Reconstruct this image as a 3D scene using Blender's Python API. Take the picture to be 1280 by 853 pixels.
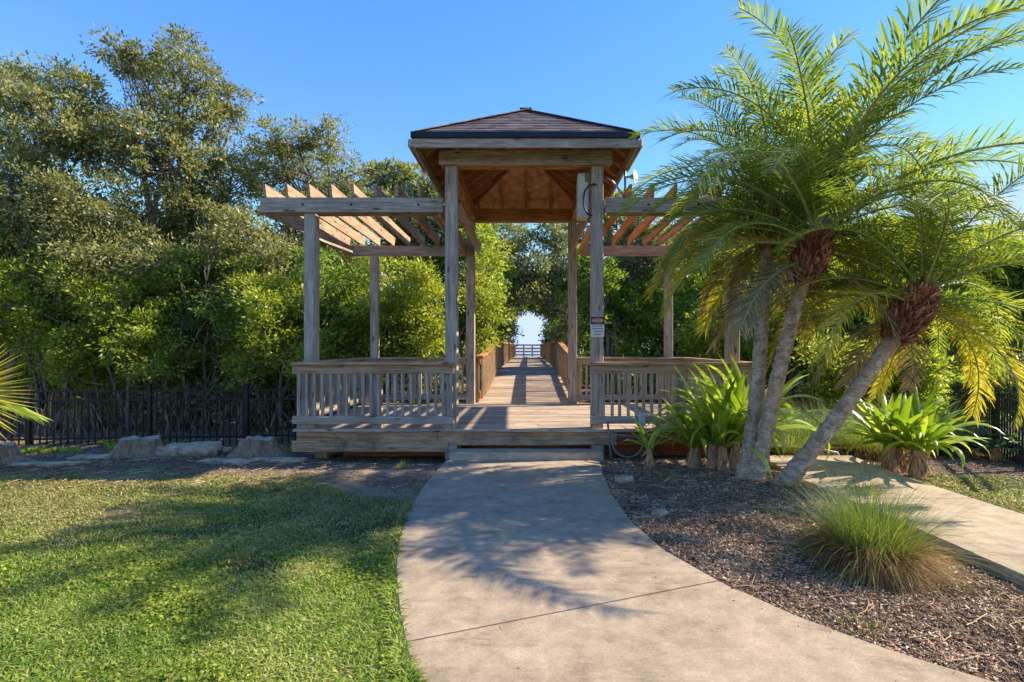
import bpy, math, random
import numpy as np
from mathutils import Vector, Matrix
R = math.radians
sc = bpy.context.scene
for o in list(bpy.data.objects): bpy.data.objects.remove(o)

# ------------------------------------------------------------------ camera, sky, sun, exposure
EYE = 1.6; F = 640.0; VX = 660.0; VY = 433.0           # level lens; one metre at distance Y spans F/Y photo pixels
cd = bpy.data.cameras.new('camera'); cam = bpy.data.objects.new('camera', cd)
sc.collection.objects.link(cam); sc.camera = cam
cam.location = (0, 0, EYE); cam.rotation_euler = (R(90), 0, 0)
cd.sensor_width = 36; cd.lens = 36 * F / 1280
cd.shift_x = -20 / 1280; cd.shift_y = 6.5 / 1280
cd.clip_start = 0.05; cd.clip_end = 3000
SUN = Vector((1.30, 0.20, 1.0)).normalized()            # towards the sun
w = bpy.data.worlds.new('World'); sc.world = w; w.use_nodes = True
wn = w.node_tree.nodes; wl = w.node_tree.links
sky = wn.new('ShaderNodeTexSky'); sky.sky_type = 'NISHITA'; sky.sun_disc = False
sky.sun_elevation = math.asin(SUN.z); sky.sun_rotation = math.atan2(SUN.x, SUN.y)
sky.altitude = 0; sky.air_density = 0.85; sky.dust_density = 0.0; sky.ozone_density = 1.8
hs = wn.new('ShaderNodeHueSaturation'); hs.inputs['Hue'].default_value = 0.516; hs.inputs['Saturation'].default_value = 1.52; hs.inputs['Value'].default_value = 0.86
gm = wn.new('ShaderNodeGamma'); gm.inputs[1].default_value = 0.74
wl.new(sky.outputs[0], gm.inputs[0]); wl.new(gm.outputs[0], hs.inputs['Color']); cap_ = wn.new('ShaderNodeVectorMath'); cap_.operation = 'MINIMUM'; cap_.inputs[1].default_value = (1.10, 1.38, 2.0)   # a clear, evenly pale horizon
wl.new(hs.outputs[0], cap_.inputs[0]); wl.new(cap_.outputs[0], wn['Background'].inputs[0]); wn['Background'].inputs[1].default_value = 0.15
sd = bpy.data.lights.new('sun', 'SUN'); sd.energy = 2.4; sd.angle = R(0.6); sd.color = (1.0, 0.87, 0.68)
so = bpy.data.objects.new('sun', sd); sc.collection.objects.link(so); so.location = (10, 3, 12)
so.rotation_euler = (-SUN).to_track_quat('-Z', 'Y').to_euler()
sc.view_settings.view_transform = 'Standard'; sc.view_settings.look = 'None'
sc.view_settings.exposure = 2.08; sc.view_settings.gamma = 1.0
sc.render.engine = 'CYCLES'; sc.cycles.max_bounces = 8; sc.cycles.transmission_bounces = 4
sc.cycles.diffuse_bounces = 8; sc.cycles.use_denoising = True

# ------------------------------------------------------------------ helpers
C = sc.collection
def PX(px, Y): return (px - VX) * Y / F
def PZ(py, Y): return EYE + (VY - py) * Y / F
def GY(py): return EYE * F / (py - VY)                    # distance of a ground point
def sstep(a, b, x):
    t = np.clip((x - a) / (b - a), 0, 1); return t * t * (3 - 2 * t)

class MB:
    def __init__(s): s.v = []; s.f = []; s.n = 0; s.smooth = False
    def add(s, V, Fc):
        s.v.append(np.asarray(V, float).reshape(-1, 3)); off = s.n
        s.f += [tuple(i + off for i in f) for f in Fc]; s.n += len(s.v[-1]); return s
    def box(s, x0, x1, y0, y1, z0, z1, b=0.0, M=None):
        """box whose edges are chamfered by b"""
        lo = np.array([x0, y0, z0], float); hi = np.array([x1, y1, z1], float)
        if b <= 0:
            V = [(hi[0] if i & 1 else lo[0], hi[1] if i & 2 else lo[1], hi[2] if i & 4 else lo[2]) for i in range(8)]
            Fc = [(0,2,3,1),(4,5,7,6),(0,1,5,4),(2,6,7,3),(0,4,6,2),(1,3,7,5)]
        else:
            V = []; idx = {}
            for i in range(8):
                sg = [1 if i & 1 else -1, 1 if i & 2 else -1, 1 if i & 4 else -1]
                for a in range(3):
                    p = []
                    for k in range(3):
                        full = hi[k] if sg[k] > 0 else lo[k]
                        p.append(full if k == a else full - sg[k] * b)
                    idx[(i, a)] = len(V); V.append(p)
            Fc = []
            for a in range(3):
                u, v = [(1, 2), (2, 0), (0, 1)][a]
                for sgn in (0, 1):
                    ring = [(0,0),(1,0),(1,1),(0,1)]
                    ids = [idx[((sgn << a) | (r[0] << u) | (r[1] << v), a)] for r in ring]
                    Fc.append(tuple(ids if sgn else ids[::-1]))
            for a in range(3):                          # edges parallel to axis a
                u, v = [(1, 2), (2, 0), (0, 1)][a]
                for su in (0, 1):
                    for sv in (0, 1):
                        i0 = (su << u) | (sv << v); i1 = i0 | (1 << a)
                        q = [idx[(i0, u)], idx[(i1, u)], idx[(i1, v)], idx[(i0, v)]]
                        Fc.append(tuple(q if (su == sv) else q[::-1]))
            for i in range(8):
                t = [idx[(i, 0)], idx[(i, 1)], idx[(i, 2)]]
                Fc.append(tuple(t if bin(i).count('1') % 2 else t[::-1]))
        V = np.array(V, float)
        if M is not None: V = np.array([M @ Vector(p) for p in V])
        return s.add(V, Fc)
    def beam(s, p, q, wd, ht, b=0.004, up=(0,0,1)):
        """board from p to q, wd wide, ht high"""
        p = Vector(p); q = Vector(q); d = q - p; L = d.length; d.normalize()
        upv = Vector(up); sx = d.cross(upv).normalized(); uz = sx.cross(d).normalized()
        M = Matrix(((d.x, sx.x, uz.x, p.x), (d.y, sx.y, uz.y, p.y), (d.z, sx.z, uz.z, p.z), (0,0,0,1)))
        return s.box(0, L, -wd/2, wd/2, -ht/2, ht/2, b, M)
    def tube(s, pts, rad, seg=8, cap=True, jit=0.0, rng=None):
        pts = [Vector(p) for p in pts]; n = len(pts)
        if not hasattr(rad, '__len__'): rad = [rad] * n
        V = []; prev = None
        for i in range(n):
            t = (pts[min(i+1, n-1)] - pts[max(i-1, 0)]).normalized()
            if prev is None:
                a = Vector((0,0,1)) if abs(t.z) < 0.9 else Vector((1,0,0))
                u = t.cross(a).normalized()
            else: u = (prev - t * prev.dot(t)).normalized()
            prev = u; v = t.cross(u)
            for k in range(seg):
                an = 2 * math.pi * k / seg; r = rad[i] * (1 + (rng.uniform(-jit, jit) if rng else 0))
                V.append(pts[i] + (u * math.cos(an) + v * math.sin(an)) * r)
        Fc = []
        for i in range(n-1):
            for k in range(seg):
                a = i*seg + k; b = i*seg + (k+1) % seg
                Fc.append((a, b, b+seg, a+seg))
        if cap:
            Fc.append(tuple(range(seg))[::-1]); Fc.append(tuple((n-1)*seg + k for k in range(seg)))
        return s.add(V, Fc)
    def build(s, name, mat, parent=None, smooth=False):
        V = np.concatenate(s.v) if s.v else np.zeros((0,3))
        me = bpy.data.meshes.new(name); me.from_pydata(V.tolist(), [], s.f)
        if smooth: me.polygons.foreach_set('use_smooth', [True]*len(me.polygons))
        me.materials.append(mat); me.update()
        return link(name, me, parent)
def link(name, data, parent=None):
    o = bpy.data.objects.new(name, data); C.objects.link(o)
    if parent is not None: o.parent = parent
    return o
def np_mesh(name, V, Q, mats, parent=None, midx=None, smooth=False):
    """V (n,3), Q (m,k) faces of one size"""
    me = bpy.data.meshes.new(name); k = Q.shape[1]
    me.vertices.add(len(V)); me.vertices.foreach_set('co', np.asarray(V, np.float32).ravel())
    me.loops.add(Q.size); me.loops.foreach_set('vertex_index', Q.astype(np.int32).ravel())
    me.polygons.add(len(Q)); me.polygons.foreach_set('loop_start', np.arange(0, Q.size, k, dtype=np.int32))
    me.polygons.foreach_set('loop_total', np.full(len(Q), k, np.int32))
    for m in (mats if isinstance(mats, (list, tuple)) else [mats]): me.materials.append(m)
    if midx is not None: me.polygons.foreach_set('material_index', midx.astype(np.int32))
    if smooth: me.polygons.foreach_set('use_smooth', np.ones(len(Q), bool))
    me.update(calc_edges=True); me.validate()
    return link(name, me, parent)
def tag(o, label=None, cat=None, group=None, kind=None):
    if label: o['label'] = label
    if cat: o['category'] = cat
    if group: o['group'] = group
    if kind: o['kind'] = kind
    return o
def empty(name, loc, label, cat, group=None):
    o = bpy.data.objects.new(name, None); C.objects.link(o); o.location = loc; o.empty_display_size = 0.2
    return tag(o, label, cat, group)
def inlocal(mb, root):
    """meshes are written in world coordinates; bring them into their root's frame"""
    mb.v = [v - np.array(root.location)[None, :] for v in mb.v]; return mb
def part(mb, name, mat, root, smooth=False): return inlocal(mb, root).build(name, mat, root, smooth)

# ------------------------------------------------------------------ materials
def newmat(name):
    m = bpy.data.materials.new(name); m.use_nodes = True; nt = m.node_tree
    return m, nt, nt.nodes['Principled BSDF']
def N(nt, t, **kw):
    n = nt.nodes.new(t)
    for k, v in kw.items(): setattr(n, k, v)
    return n
def ramp(nt, stops, fac=None):
    r = N(nt, 'ShaderNodeValToRGB'); el = r.color_ramp.elements
    while len(el) < len(stops): el.new(0.5)
    for e, (p, c) in zip(el, stops): e.position = p; e.color = (*c, 1)
    if fac is not None: nt.links.new(fac, r.inputs[0])
    return r
def noise(nt, co, scale, detail=5, rough=0.6, mscale=None, dist=0.0):
    if mscale is not None:
        mp = N(nt, 'ShaderNodeMapping'); mp.inputs['Scale'].default_value = mscale
        nt.links.new(co, mp.inputs[0]); co = mp.outputs[0]
    n = N(nt, 'ShaderNodeTexNoise'); n.inputs['Scale'].default_value = scale
    n.inputs['Detail'].default_value = detail; n.inputs['Roughness'].default_value = rough
    n.inputs['Distortion'].default_value = dist
    nt.links.new(co, n.inputs['Vector']); return n.outputs['Fac']
def mix(nt, a, b, fac, mode='MIX'):
    m = N(nt, 'ShaderNodeMix', data_type='RGBA', blend_type=mode)
    for s, x in ((m.inputs[0], fac), (m.inputs[6], a), (m.inputs[7], b)):
        if isinstance(x, (int, float)): s.default_value = x
        elif isinstance(x, tuple): s.default_value = (*x, 1)
        else: nt.links.new(x, s)
    return m.outputs[2]
def bump(nt, h, strength, dist, bs):
    b = N(nt, 'ShaderNodeBump'); b.inputs['Strength'].default_value = strength; b.inputs['Distance'].default_value = dist
    nt.links.new(h, b.inputs['Height']); nt.links.new(b.outputs[0], bs.inputs['Normal']); return b
def wood(name, axis, dark, mid, light, stain=(0.10,0.085,0.06), stain_amt=0.5, rough=0.85):
    m, nt, bs = newmat(name); co = N(nt, 'ShaderNodeTexCoord').outputs['Object']
    gi = N(nt, 'ShaderNodeNewGeometry').outputs['Random Per Island']
    # each board reads its own piece of grain
    va = N(nt, 'ShaderNodeVectorMath', operation='ADD'); cm = N(nt, 'ShaderNodeCombineXYZ')
    ml = N(nt, 'ShaderNodeMath', operation='MULTIPLY'); ml.inputs[1].default_value = 37.0
    nt.links.new(gi, ml.inputs[0])
    for k in range(3): nt.links.new(ml.outputs[0], cm.inputs[k])
    nt.links.new(co, va.inputs[0]); nt.links.new(cm.outputs[0], va.inputs[1]); co2 = va.outputs[0]
    sc_ = [16.0]*3; sc_[axis] = 0.9
    grain = noise(nt, co2, 2.2, 9, 0.68, sc_, 0.6)
    sc2 = [70.0]*3; sc2[axis] = 2.0
    fine = noise(nt, co2, 2.0, 4, 0.7, sc2)
    c = ramp(nt, [(0.30, dark), (0.47, mid), (0.66, light)], grain).outputs[0]
    c = mix(nt, c, ramp(nt, [(0.36, (0.35,0.35,0.35)), (0.6, (1.1,1.1,1.1))], fine).outputs[0], 0.55, 'MULTIPLY')
    big = noise(nt, co2, 1.3, 6, 0.65)
    c = mix(nt, c, stain, ramp(nt, [(0.50, (0,0,0)), (0.72, (stain_amt,)*3)], big).outputs[0])
    # knots
    sc3 = [7.0]*3; sc3[axis] = 2.2
    mp = N(nt, 'ShaderNodeMapping'); mp.inputs['Scale'].default_value = sc3; nt.links.new(co2, mp.inputs[0])
    vo = N(nt, 'ShaderNodeTexVoronoi'); vo.inputs['Scale'].default_value = 1.0; nt.links.new(mp.outputs[0], vo.inputs['Vector'])
    c = mix(nt, (0.07,0.04,0.025), c, ramp(nt, [(0.07, (0.15,)*3), (0.16, (1,1,1))], vo.outputs['Distance']).outputs[0])
    tone = ramp(nt, [(0, (0.72,0.72,0.75)), (0.5, (0.98,0.96,0.93)), (1, (1.2,1.15,1.08))], gi).outputs[0]
    c = mix(nt, c, tone, 1.0, 'MULTIPLY')
    nt.links.new(c, bs.inputs['Base Color']); bs.inputs['Roughness'].default_value = rough
    bs.inputs['Specular IOR Level'].default_value = 0.25
    bump(nt, fine, 0.6, 0.004, bs); return m
def leafmat(name, stops, trans=0.35, tcol=1.25, rough=0.5, nscale=0.9, namt=0.5, spec=0.4):
    """leaf colours differ from leaf to leaf and from bough to bough"""
    m, nt, bs = newmat(name); co = N(nt, 'ShaderNodeTexCoord').outputs['Object']
    gi = N(nt, 'ShaderNodeNewGeometry').outputs['Random Per Island']
    nz = noise(nt, co, nscale, 3, 0.6)
    a = N(nt, 'ShaderNodeMath', operation='MULTIPLY_ADD'); a.inputs[1].default_value = namt * 2.4; a.inputs[2].default_value = -namt * 1.2
    nt.links.new(nz, a.inputs[0])
    b = N(nt, 'ShaderNodeMath', operation='MULTIPLY_ADD'); b.inputs[1].default_value = 1 - namt * 0.6
    nt.links.new(gi, b.inputs[0]); nt.links.new(a.outputs[0], b.inputs[2])
    b2 = N(nt, 'ShaderNodeMath', operation='ADD', use_clamp=True); b2.inputs[1].default_value = namt * 0.3
    nt.links.new(b.outputs[0], b2.inputs[0])
    col = ramp(nt, stops, b2.outputs[0]).outputs[0]
    nt.links.new(col, bs.inputs['Base Color']); bs.inputs['Roughness'].default_value = rough
    bs.inputs['Specular IOR Level'].default_value = spec
    tr = N(nt, 'ShaderNodeBsdfTranslucent')
    tc = mix(nt, col, (tcol, tcol, tcol * 0.45), 1.0, 'MULTIPLY'); nt.links.new(tc, tr.inputs[0])
    mx = N(nt, 'ShaderNodeMixShader'); mx.inputs[0].default_value = trans
    nt.links.new(bs.outputs[0], mx.inputs[1]); nt.links.new(tr.outputs[0], mx.inputs[2])
    nt.links.new(mx.outputs[0], nt.nodes['Material Output'].inputs[0]); return m
def plain(name, col, rough=0.6, metal=0.0, var=0.25, nscale=8.0, bmp=0.0, spec=0.4, mscale=None):
    m, nt, bs = newmat(name); co = N(nt, 'ShaderNodeTexCoord').outputs['Object']
    nz = noise(nt, co, nscale, 7, 0.65, mscale)
    lo = tuple(c * (1 - var) for c in col); hi = tuple(min(1, c * (1 + var)) for c in col)
    nt.links.new(ramp(nt, [(0.3, lo), (0.7, hi)], nz).outputs[0], bs.inputs['Base Color'])
    bs.inputs['Roughness'].default_value = rough; bs.inputs['Metallic'].default_value = metal
    bs.inputs['Specular IOR Level'].default_value = spec
    if bmp: bump(nt, nz, bmp, 0.02, bs)
    return m

GREY = ((0.17,0.125,0.093), (0.46,0.375,0.295), (0.68,0.59,0.48))
TAN = ((0.20,0.11,0.06), (0.50,0.33,0.19), (0.68,0.50,0.32))
ORG = ((0.22,0.085,0.03), (0.46,0.215,0.08), (0.62,0.35,0.16))
M = {}
for i, ax in enumerate('xyz'):
    M['grey_' + ax] = wood('weathered_wood_' + ax, i, *GREY)
    M['tan_' + ax] = wood('tan_wood_' + ax, i, *TAN)
    M['org_' + ax] = wood('orange_wood_' + ax, i, *ORG, stain=(0.10,0.045,0.02))
M['slat'] = wood('slat_wood', 1, (0.18,0.11,0.07), (0.42,0.29,0.19), (0.56,0.42,0.30))
M['deckx'] = wood('deck_board_wood', 0, (0.20,0.14,0.095), (0.48,0.37,0.27), (0.64,0.52,0.39), stain=(0.14,0.11,0.085), stain_amt=0.6)
M['rustrim'] = wood('stained_rim_wood', 0, (0.17,0.085,0.04), (0.54,0.335,0.18), (0.70,0.50,0.31), stain=(0.05,0.03,0.02), stain_amt=0.9)
M['redrim'] = wood('red_rim_wood', 0, (0.12,0.03,0.012), (0.30,0.085,0.03), (0.42,0.16,0.07), stain=(0.05,0.02,0.012), stain_amt=0.7)
M['osb'] = plain('plywood_sheathing', (0.50,0.27,0.13), 0.8, var=0.55, nscale=6.5)
M['black'] = plain('black_metal', (0.018,0.016,0.015), 0.45, 0.2, 0.3)
M['drip'] = plain('dark_drip_edge', (0.012,0.013,0.02), 0.35, 0.3, 0.2)
M['white'] = plain('white_enamel', (0.72,0.73,0.70), 0.4, var=0.08)
M['cream'] = plain('pale_green_cabinet_paint', (0.52,0.55,0.44), 0.5, var=0.22, nscale=3.5)
M['steel'] = plain('galvanised_steel', (0.33,0.33,0.33), 0.4, 0.7, 0.2)
M['conduit'] = plain('grey_conduit', (0.14,0.15,0.17), 0.5, var=0.15)
M['boxgrey'] = plain('grey_box_plastic', (0.42,0.44,0.46), 0.45, var=0.08)
M['signred'] = plain('faded_red', (0.42,0.13,0.11), 0.6, var=0.25, nscale=30)
M['signblack'] = plain('sign_black', (0.03,0.02,0.02), 0.6)
M['signwhite'] = plain('sign_white', (0.62,0.66,0.56), 0.5, var=0.06)
M['rock'] = plain('limestone', (0.39,0.30,0.205), 0.95, var=0.6, nscale=9, bmp=1.0)
M['stump'] = plain('stump_bark', (0.27,0.17,0.10), 0.95, var=0.6, nscale=9, bmp=1.0, mscale=(3,3,0.8))
M['stumptop'] = plain('cut_wood', (0.36,0.28,0.19), 0.9, var=0.35, nscale=18)
M['bark'] = plain('mangrove_bark', (0.17,0.14,0.105), 0.95, var=0.5, nscale=9, bmp=0.8)
M['litterstem'] = plain('dry_stems', (0.27,0.185,0.115), 0.95, var=0.6, nscale=3)
M['palebark'] = plain('pale_bark', (0.30,0.27,0.21), 0.95, var=0.5, nscale=9, bmp=0.8)
def shingles():
    m, nt, bs = newmat('asphalt_shingles'); co = N(nt, 'ShaderNodeTexCoord').outputs['Object']
    gi = N(nt, 'ShaderNodeNewGeometry').outputs['Random Per Island']
    g = noise(nt, co, 60, 3, 0.7)
    c = ramp(nt, [(0, (0.08,0.06,0.058)), (0.5, (0.15,0.115,0.11)), (1, (0.24,0.19,0.175))], gi).outputs[0]
    c = mix(nt, c, ramp(nt, [(0.3, (0.6,)*3), (0.7, (1.3,)*3)], g).outputs[0], 0.8, 'MULTIPLY')
    nt.links.new(c, bs.inputs['Base Color']); bs.inputs['Roughness'].default_value = 0.9; bump(nt, g, 0.4, 0.003, bs); return m
M['shingle'] = shingles()
def concrete(name, base, edge=1.0):
    m, nt, bs = newmat(name); co = N(nt, 'ShaderNodeTexCoord').outputs['Object']
    f = noise(nt, co, 75, 6, 0.8); md = noise(nt, co, 6, 8, 0.7); bg = noise(nt, co, 0.9, 5, 0.6)
    c = ramp(nt, [(0.3, tuple(x*0.72 for x in base)), (0.7, tuple(x*1.2 for x in base))], md).outputs[0]
    c = mix(nt, c, ramp(nt, [(0.32, (0.55,0.52,0.5)), (0.6, (1.12,1.1,1.08))], f).outputs[0], 0.6, 'MULTIPLY')
    c = mix(nt, c, ramp(nt, [(0.35, (0.78,0.76,0.74)), (0.65, (1.06,1.05,1.03))], bg).outputs[0], 0.8, 'MULTIPLY')
    st = noise(nt, co, 2.3, 9, 0.75, (0.6,1.6,1), 1.2)
    c = mix(nt, c, ramp(nt, [(0.36, (0.70,0.67,0.63)), (0.47, (1,1,1))], st).outputs[0], 0.8, 'MULTIPLY')
    vo = N(nt, 'ShaderNodeTexVoronoi'); vo.inputs['Scale'].default_value = 5.5; nt.links.new(co, vo.inputs['Vector'])
    c = mix(nt, (0.12,0.09,0.06), c, ramp(nt, [(0.03, (0.2,)*3), (0.06, (1,)*3)], vo.outputs['Distance']).outputs[0])
    nt.links.new(c, bs.inputs['Base Color']); bs.inputs['Roughness'].default_value = 0.92
    bs.inputs['Specular IOR Level'].default_value = 0.2; bump(nt, f, 0.5, 0.004, bs); return m
M['conc'] = concrete('path_concrete', (0.42,0.335,0.24))
M['conc2'] = concrete('side_path_concrete', (0.48,0.395,0.285))
def ground_mat():
    m, nt, bs = newmat('ground_soil'); co = N(nt, 'ShaderNodeTexCoord').outputs['Object']
    at = N(nt, 'ShaderNodeAttribute'); at.attribute_name = 'cover'
    sp = N(nt, 'ShaderNodeSeparateColor'); nt.links.new(at.outputs['Color'], sp.inputs[0])
    f = noise(nt, co, 38, 6, 0.75); md = noise(nt, co, 7, 7, 0.7); bg = noise(nt, co, 1.5, 5, 0.6)
    sand = ramp(nt, [(0.3, (0.20,0.145,0.10)), (0.55, (0.38,0.29,0.20)), (0.75, (0.50,0.40,0.29))], md).outputs[0]
    gr = ramp(nt, [(0.3, (0.045,0.055,0.016)), (0.5, (0.10,0.11,0.03)), (0.72, (0.20,0.17,0.07))], md).outputs[0]
    mu = ramp(nt, [(0.3, (0.07,0.05,0.037)), (0.5, (0.20,0.15,0.11)), (0.7, (0.38,0.30,0.235))], f).outputs[0]
    mu = mix(nt, mu, ramp(nt, [(0.35, (0.65,)*3), (0.65, (1.15,)*3)], bg).outputs[0], 0.8, 'MULTIPLY')
    c = mix(nt, sand, gr, sp.outputs['Green']); c = mix(nt, c, mu, sp.outputs['Red'])
    c = mix(nt, c, ramp(nt, [(0.3, (0.6,)*3), (0.65, (1.15,)*3)], f).outputs[0], 0.7, 'MULTIPLY')
    nt.links.new(c, bs.inputs['Base Color']); bs.inputs['Roughness'].default_value = 1.0
    bs.inputs['Specular IOR Level'].default_value = 0.1
    bump(nt, f, 1.0, 0.03, bs); return m
M['ground'] = ground_mat()
m, nt, bs = newmat('water_surface'); bs.inputs['Base Color'].default_value = (0.10,0.17,0.22,1); bs.inputs['Roughness'].default_value = 0.12
bump(nt, noise(nt, N(nt, 'ShaderNodeTexCoord').outputs['Object'], 3, 4), 0.3, 0.05, bs); M['water'] = m
def islandmat(name, stops, rough=0.9):
    m, nt, bs = newmat(name); gi = N(nt, 'ShaderNodeNewGeometry').outputs['Random Per Island']
    co = N(nt, 'ShaderNodeTexCoord').outputs['Object']
    c = mix(nt, ramp(nt, stops, gi).outputs[0], ramp(nt, [(0.35, (0.50,0.47,0.45)), (0.62, (1.2,1.16,1.1))], noise(nt, co, 2.6, 6, 0.7)).outputs[0], 0.9, 'MULTIPLY')
    nt.links.new(c, bs.inputs['Base Color']); bs.inputs['Roughness'].default_value = rough
    bs.inputs['Specular IOR Level'].default_value = 0.2; return m
M['chips'] = islandmat('mulch_chips', [(0, (0.13,0.075,0.045)), (0.4, (0.32,0.20,0.125)), (0.75, (0.50,0.35,0.23)), (0.93, (0.62,0.48,0.34)), (1, (0.70,0.60,0.46))])
M['litter'] = islandmat('dry_leaf_litter', [(0, (0.11,0.06,0.035)), (0.5, (0.33,0.20,0.11)), (1, (0.58,0.43,0.27))])
M['grass'] = leafmat('lawn_blades', [(0, (0.06,0.14,0.012)), (0.35, (0.17,0.29,0.03)), (0.65, (0.34,0.43,0.07)), (1, (0.56,0.54,0.20))], 0.45, nscale=1.0, namt=0.75)
M['grassdry'] = leafmat('straw_lawn_blades', [(0, (0.16,0.15,0.05)), (0.5, (0.36,0.31,0.12)), (1, (0.58,0.49,0.27))], 0.35, nscale=1.6, namt=0.5)
M['leafA'] = leafmat('olive_leaves', [(0, (0.12,0.135,0.045)), (0.45, (0.26,0.275,0.105)), (0.8, (0.40,0.40,0.19)), (1, (0.52,0.51,0.32))], 0.42, 1.2, 0.45, 0.7, 0.45)
M['leafB'] = leafmat('bright_mangrove_leaves', [(0, (0.11,0.16,0.02)), (0.4, (0.27,0.33,0.045)), (0.75, (0.44,0.49,0.08)), (1, (0.58,0.58,0.18))], 0.5, 1.5, 0.4, 0.6, 0.5)
M['leafC'] = leafmat('deep_green_leaves', [(0, (0.07,0.125,0.02)), (0.5, (0.18,0.28,0.045)), (0.85, (0.32,0.42,0.075)), (1, (0.46,0.53,0.15))], 0.48, 1.4, 0.4, 0.6, 0.5)
M['leafD'] = leafmat('grey_green_leaves', [(0, (0.12,0.14,0.055)), (0.5, (0.26,0.29,0.13)), (1, (0.44,0.46,0.27))], 0.42, 1.2, 0.45, 0.6, 0.4)
M['frond'] = leafmat('palm_leaflets', [(0, (0.07,0.12,0.025)), (0.45, (0.17,0.24,0.05)), (0.8, (0.32,0.36,0.08)), (1, (0.48,0.44,0.18))], 0.48, 1.6, 0.5, 1.2, 0.5, 0.3)
M['frondY'] = leafmat('yellowing_palm_leaflets', [(0, (0.15,0.18,0.03)), (0.4, (0.34,0.33,0.05)), (0.8, (0.55,0.46,0.07)), (1, (0.62,0.46,0.13))], 0.45, 1.6, 0.4, 1.2, 0.5)
M['frondB'] = leafmat('dry_palm_leaflets', [(0, (0.12,0.09,0.05)), (0.5, (0.28,0.21,0.11)), (1, (0.48,0.40,0.24))], 0.25, 1.2, 0.6)
M['rachis'] = plain('palm_rachis', (0.25,0.27,0.09), 0.5, var=0.3)
M['boots'] = islandmat('palm_boots', [(0, (0.07,0.025,0.014)), (0.4, (0.24,0.085,0.042)), (0.8, (0.42,0.18,0.09)), (1, (0.55,0.33,0.19))])
M['strap'] = leafmat('strap_leaves', [(0, (0.13,0.22,0.02)), (0.5, (0.32,0.44,0.045)), (0.85, (0.50,0.57,0.10)), (1, (0.62,0.60,0.20))], 0.42, 1.4, 0.3, 2.5, 0.4, 0.55)
M['strapdark'] = leafmat('dark_strap_leaves', [(0, (0.03,0.085,0.03)), (0.5, (0.06,0.15,0.05)), (1, (0.13,0.24,0.08))], 0.3, 1.3, 0.3)
M['stem'] = plain('dry_lily_stem', (0.46,0.27,0.13), 0.9, var=0.65, nscale=9, bmp=0.8, mscale=(3,3,0.7))
M['tuft'] = leafmat('tuft_blades', [(0, (0.08,0.14,0.03)), (0.5, (0.19,0.26,0.06)), (1, (0.40,0.40,0.16))], 0.4, 1.4, 0.5)
M['tuftdry'] = leafmat('dry_tuft_blades', [(0, (0.09,0.05,0.025)), (0.4, (0.22,0.125,0.055)), (0.8, (0.42,0.23,0.07)), (1, (0.50,0.36,0.18))], 0.3, 1.2, 0.7)
def palmbark(name, lo, mid, hi, rings=48.0):
    m, nt, bs = newmat(name); co = N(nt, 'ShaderNodeTexCoord').outputs['Object']
    wv = N(nt, 'ShaderNodeTexWave', wave_type='BANDS', bands_direction='Z'); wv.inputs['Scale'].default_value = rings / 6.3 * 1.2
    wv.inputs['Distortion'].default_value = 11; wv.inputs['Detail'].default_value = 4; wv.inputs['Detail Scale'].default_value = 2
    nt.links.new(co, wv.inputs['Vector'])
    nz = noise(nt, co, 11, 8, 0.75); big = noise(nt, co, 2.4, 5, 0.6)
    c = ramp(nt, [(0.32, lo), (0.5, mid), (0.68, hi)], nz).outputs[0]
    c = mix(nt, c, ramp(nt, [(0.1, (0.6,)*3), (0.6, (1.1,)*3)], wv.outputs['Fac']).outputs[0], 0.65, 'MULTIPLY')
    c = mix(nt, c, (0.42,0.26,0.13), ramp(nt, [(0.45, (0,)*3), (0.65, (0.75,)*3)], big).outputs[0])
    nt.links.new(c, bs.inputs['Base Color']); bs.inputs['Roughness'].default_value = 0.95; bump(nt, nz, 0.9, 0.02, bs); return m
M['palmbark'] = palmbark('palm_trunk_bark', (0.10,0.065,0.04), (0.45,0.33,0.21), (0.74,0.61,0.44))

# ------------------------------------------------------------------ ground, paths, water
PL = np.array([(0.9,0.75),(1.0,0.35),(1.6,-0.12),(2.0,-0.33),(2.44,-0.55),(2.65,-0.63),(3.04,-0.77),(3.57,-0.93),(4.15,-1.06),(4.95,-1.16),(5.79,-1.18),(6.5,-1.17),(7.12,-1.14)])
PR = np.array([(0.9,4.4),(1.5,3.4),(2.0,2.75),(2.44,2.17),(2.65,1.9),(2.99,1.59),(3.45,1.29),(3.98,1.06),(4.61,0.94),(5.48,0.90),(6.3,0.93),(7.12,1.0)])
XL = lambda y: np.interp(y, PL[:,0], PL[:,1]); XR = lambda y: np.interp(y, PR[:,0], PR[:,1])
SN = lambda y: np.interp(y, [1.5,3.4,4.0,5.07,6.06,7.11], [3.32,3.28,3.25,3.17,3.12,3.22]); SF = lambda y: SN(y) + 1.27
def wob(x, y, s=1.0):
    return (np.sin(x*2.3*s+1.7*np.sin(y*1.1*s)) + np.sin(y*2.9*s+1.3*np.sin(x*1.7*s)+2) + 0.6*np.sin((x+y)*5.1*s+np.sin(x*3.7*s)) + 0.4*np.sin((x*1.3-y)*9.3*s)) / 3.0
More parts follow.
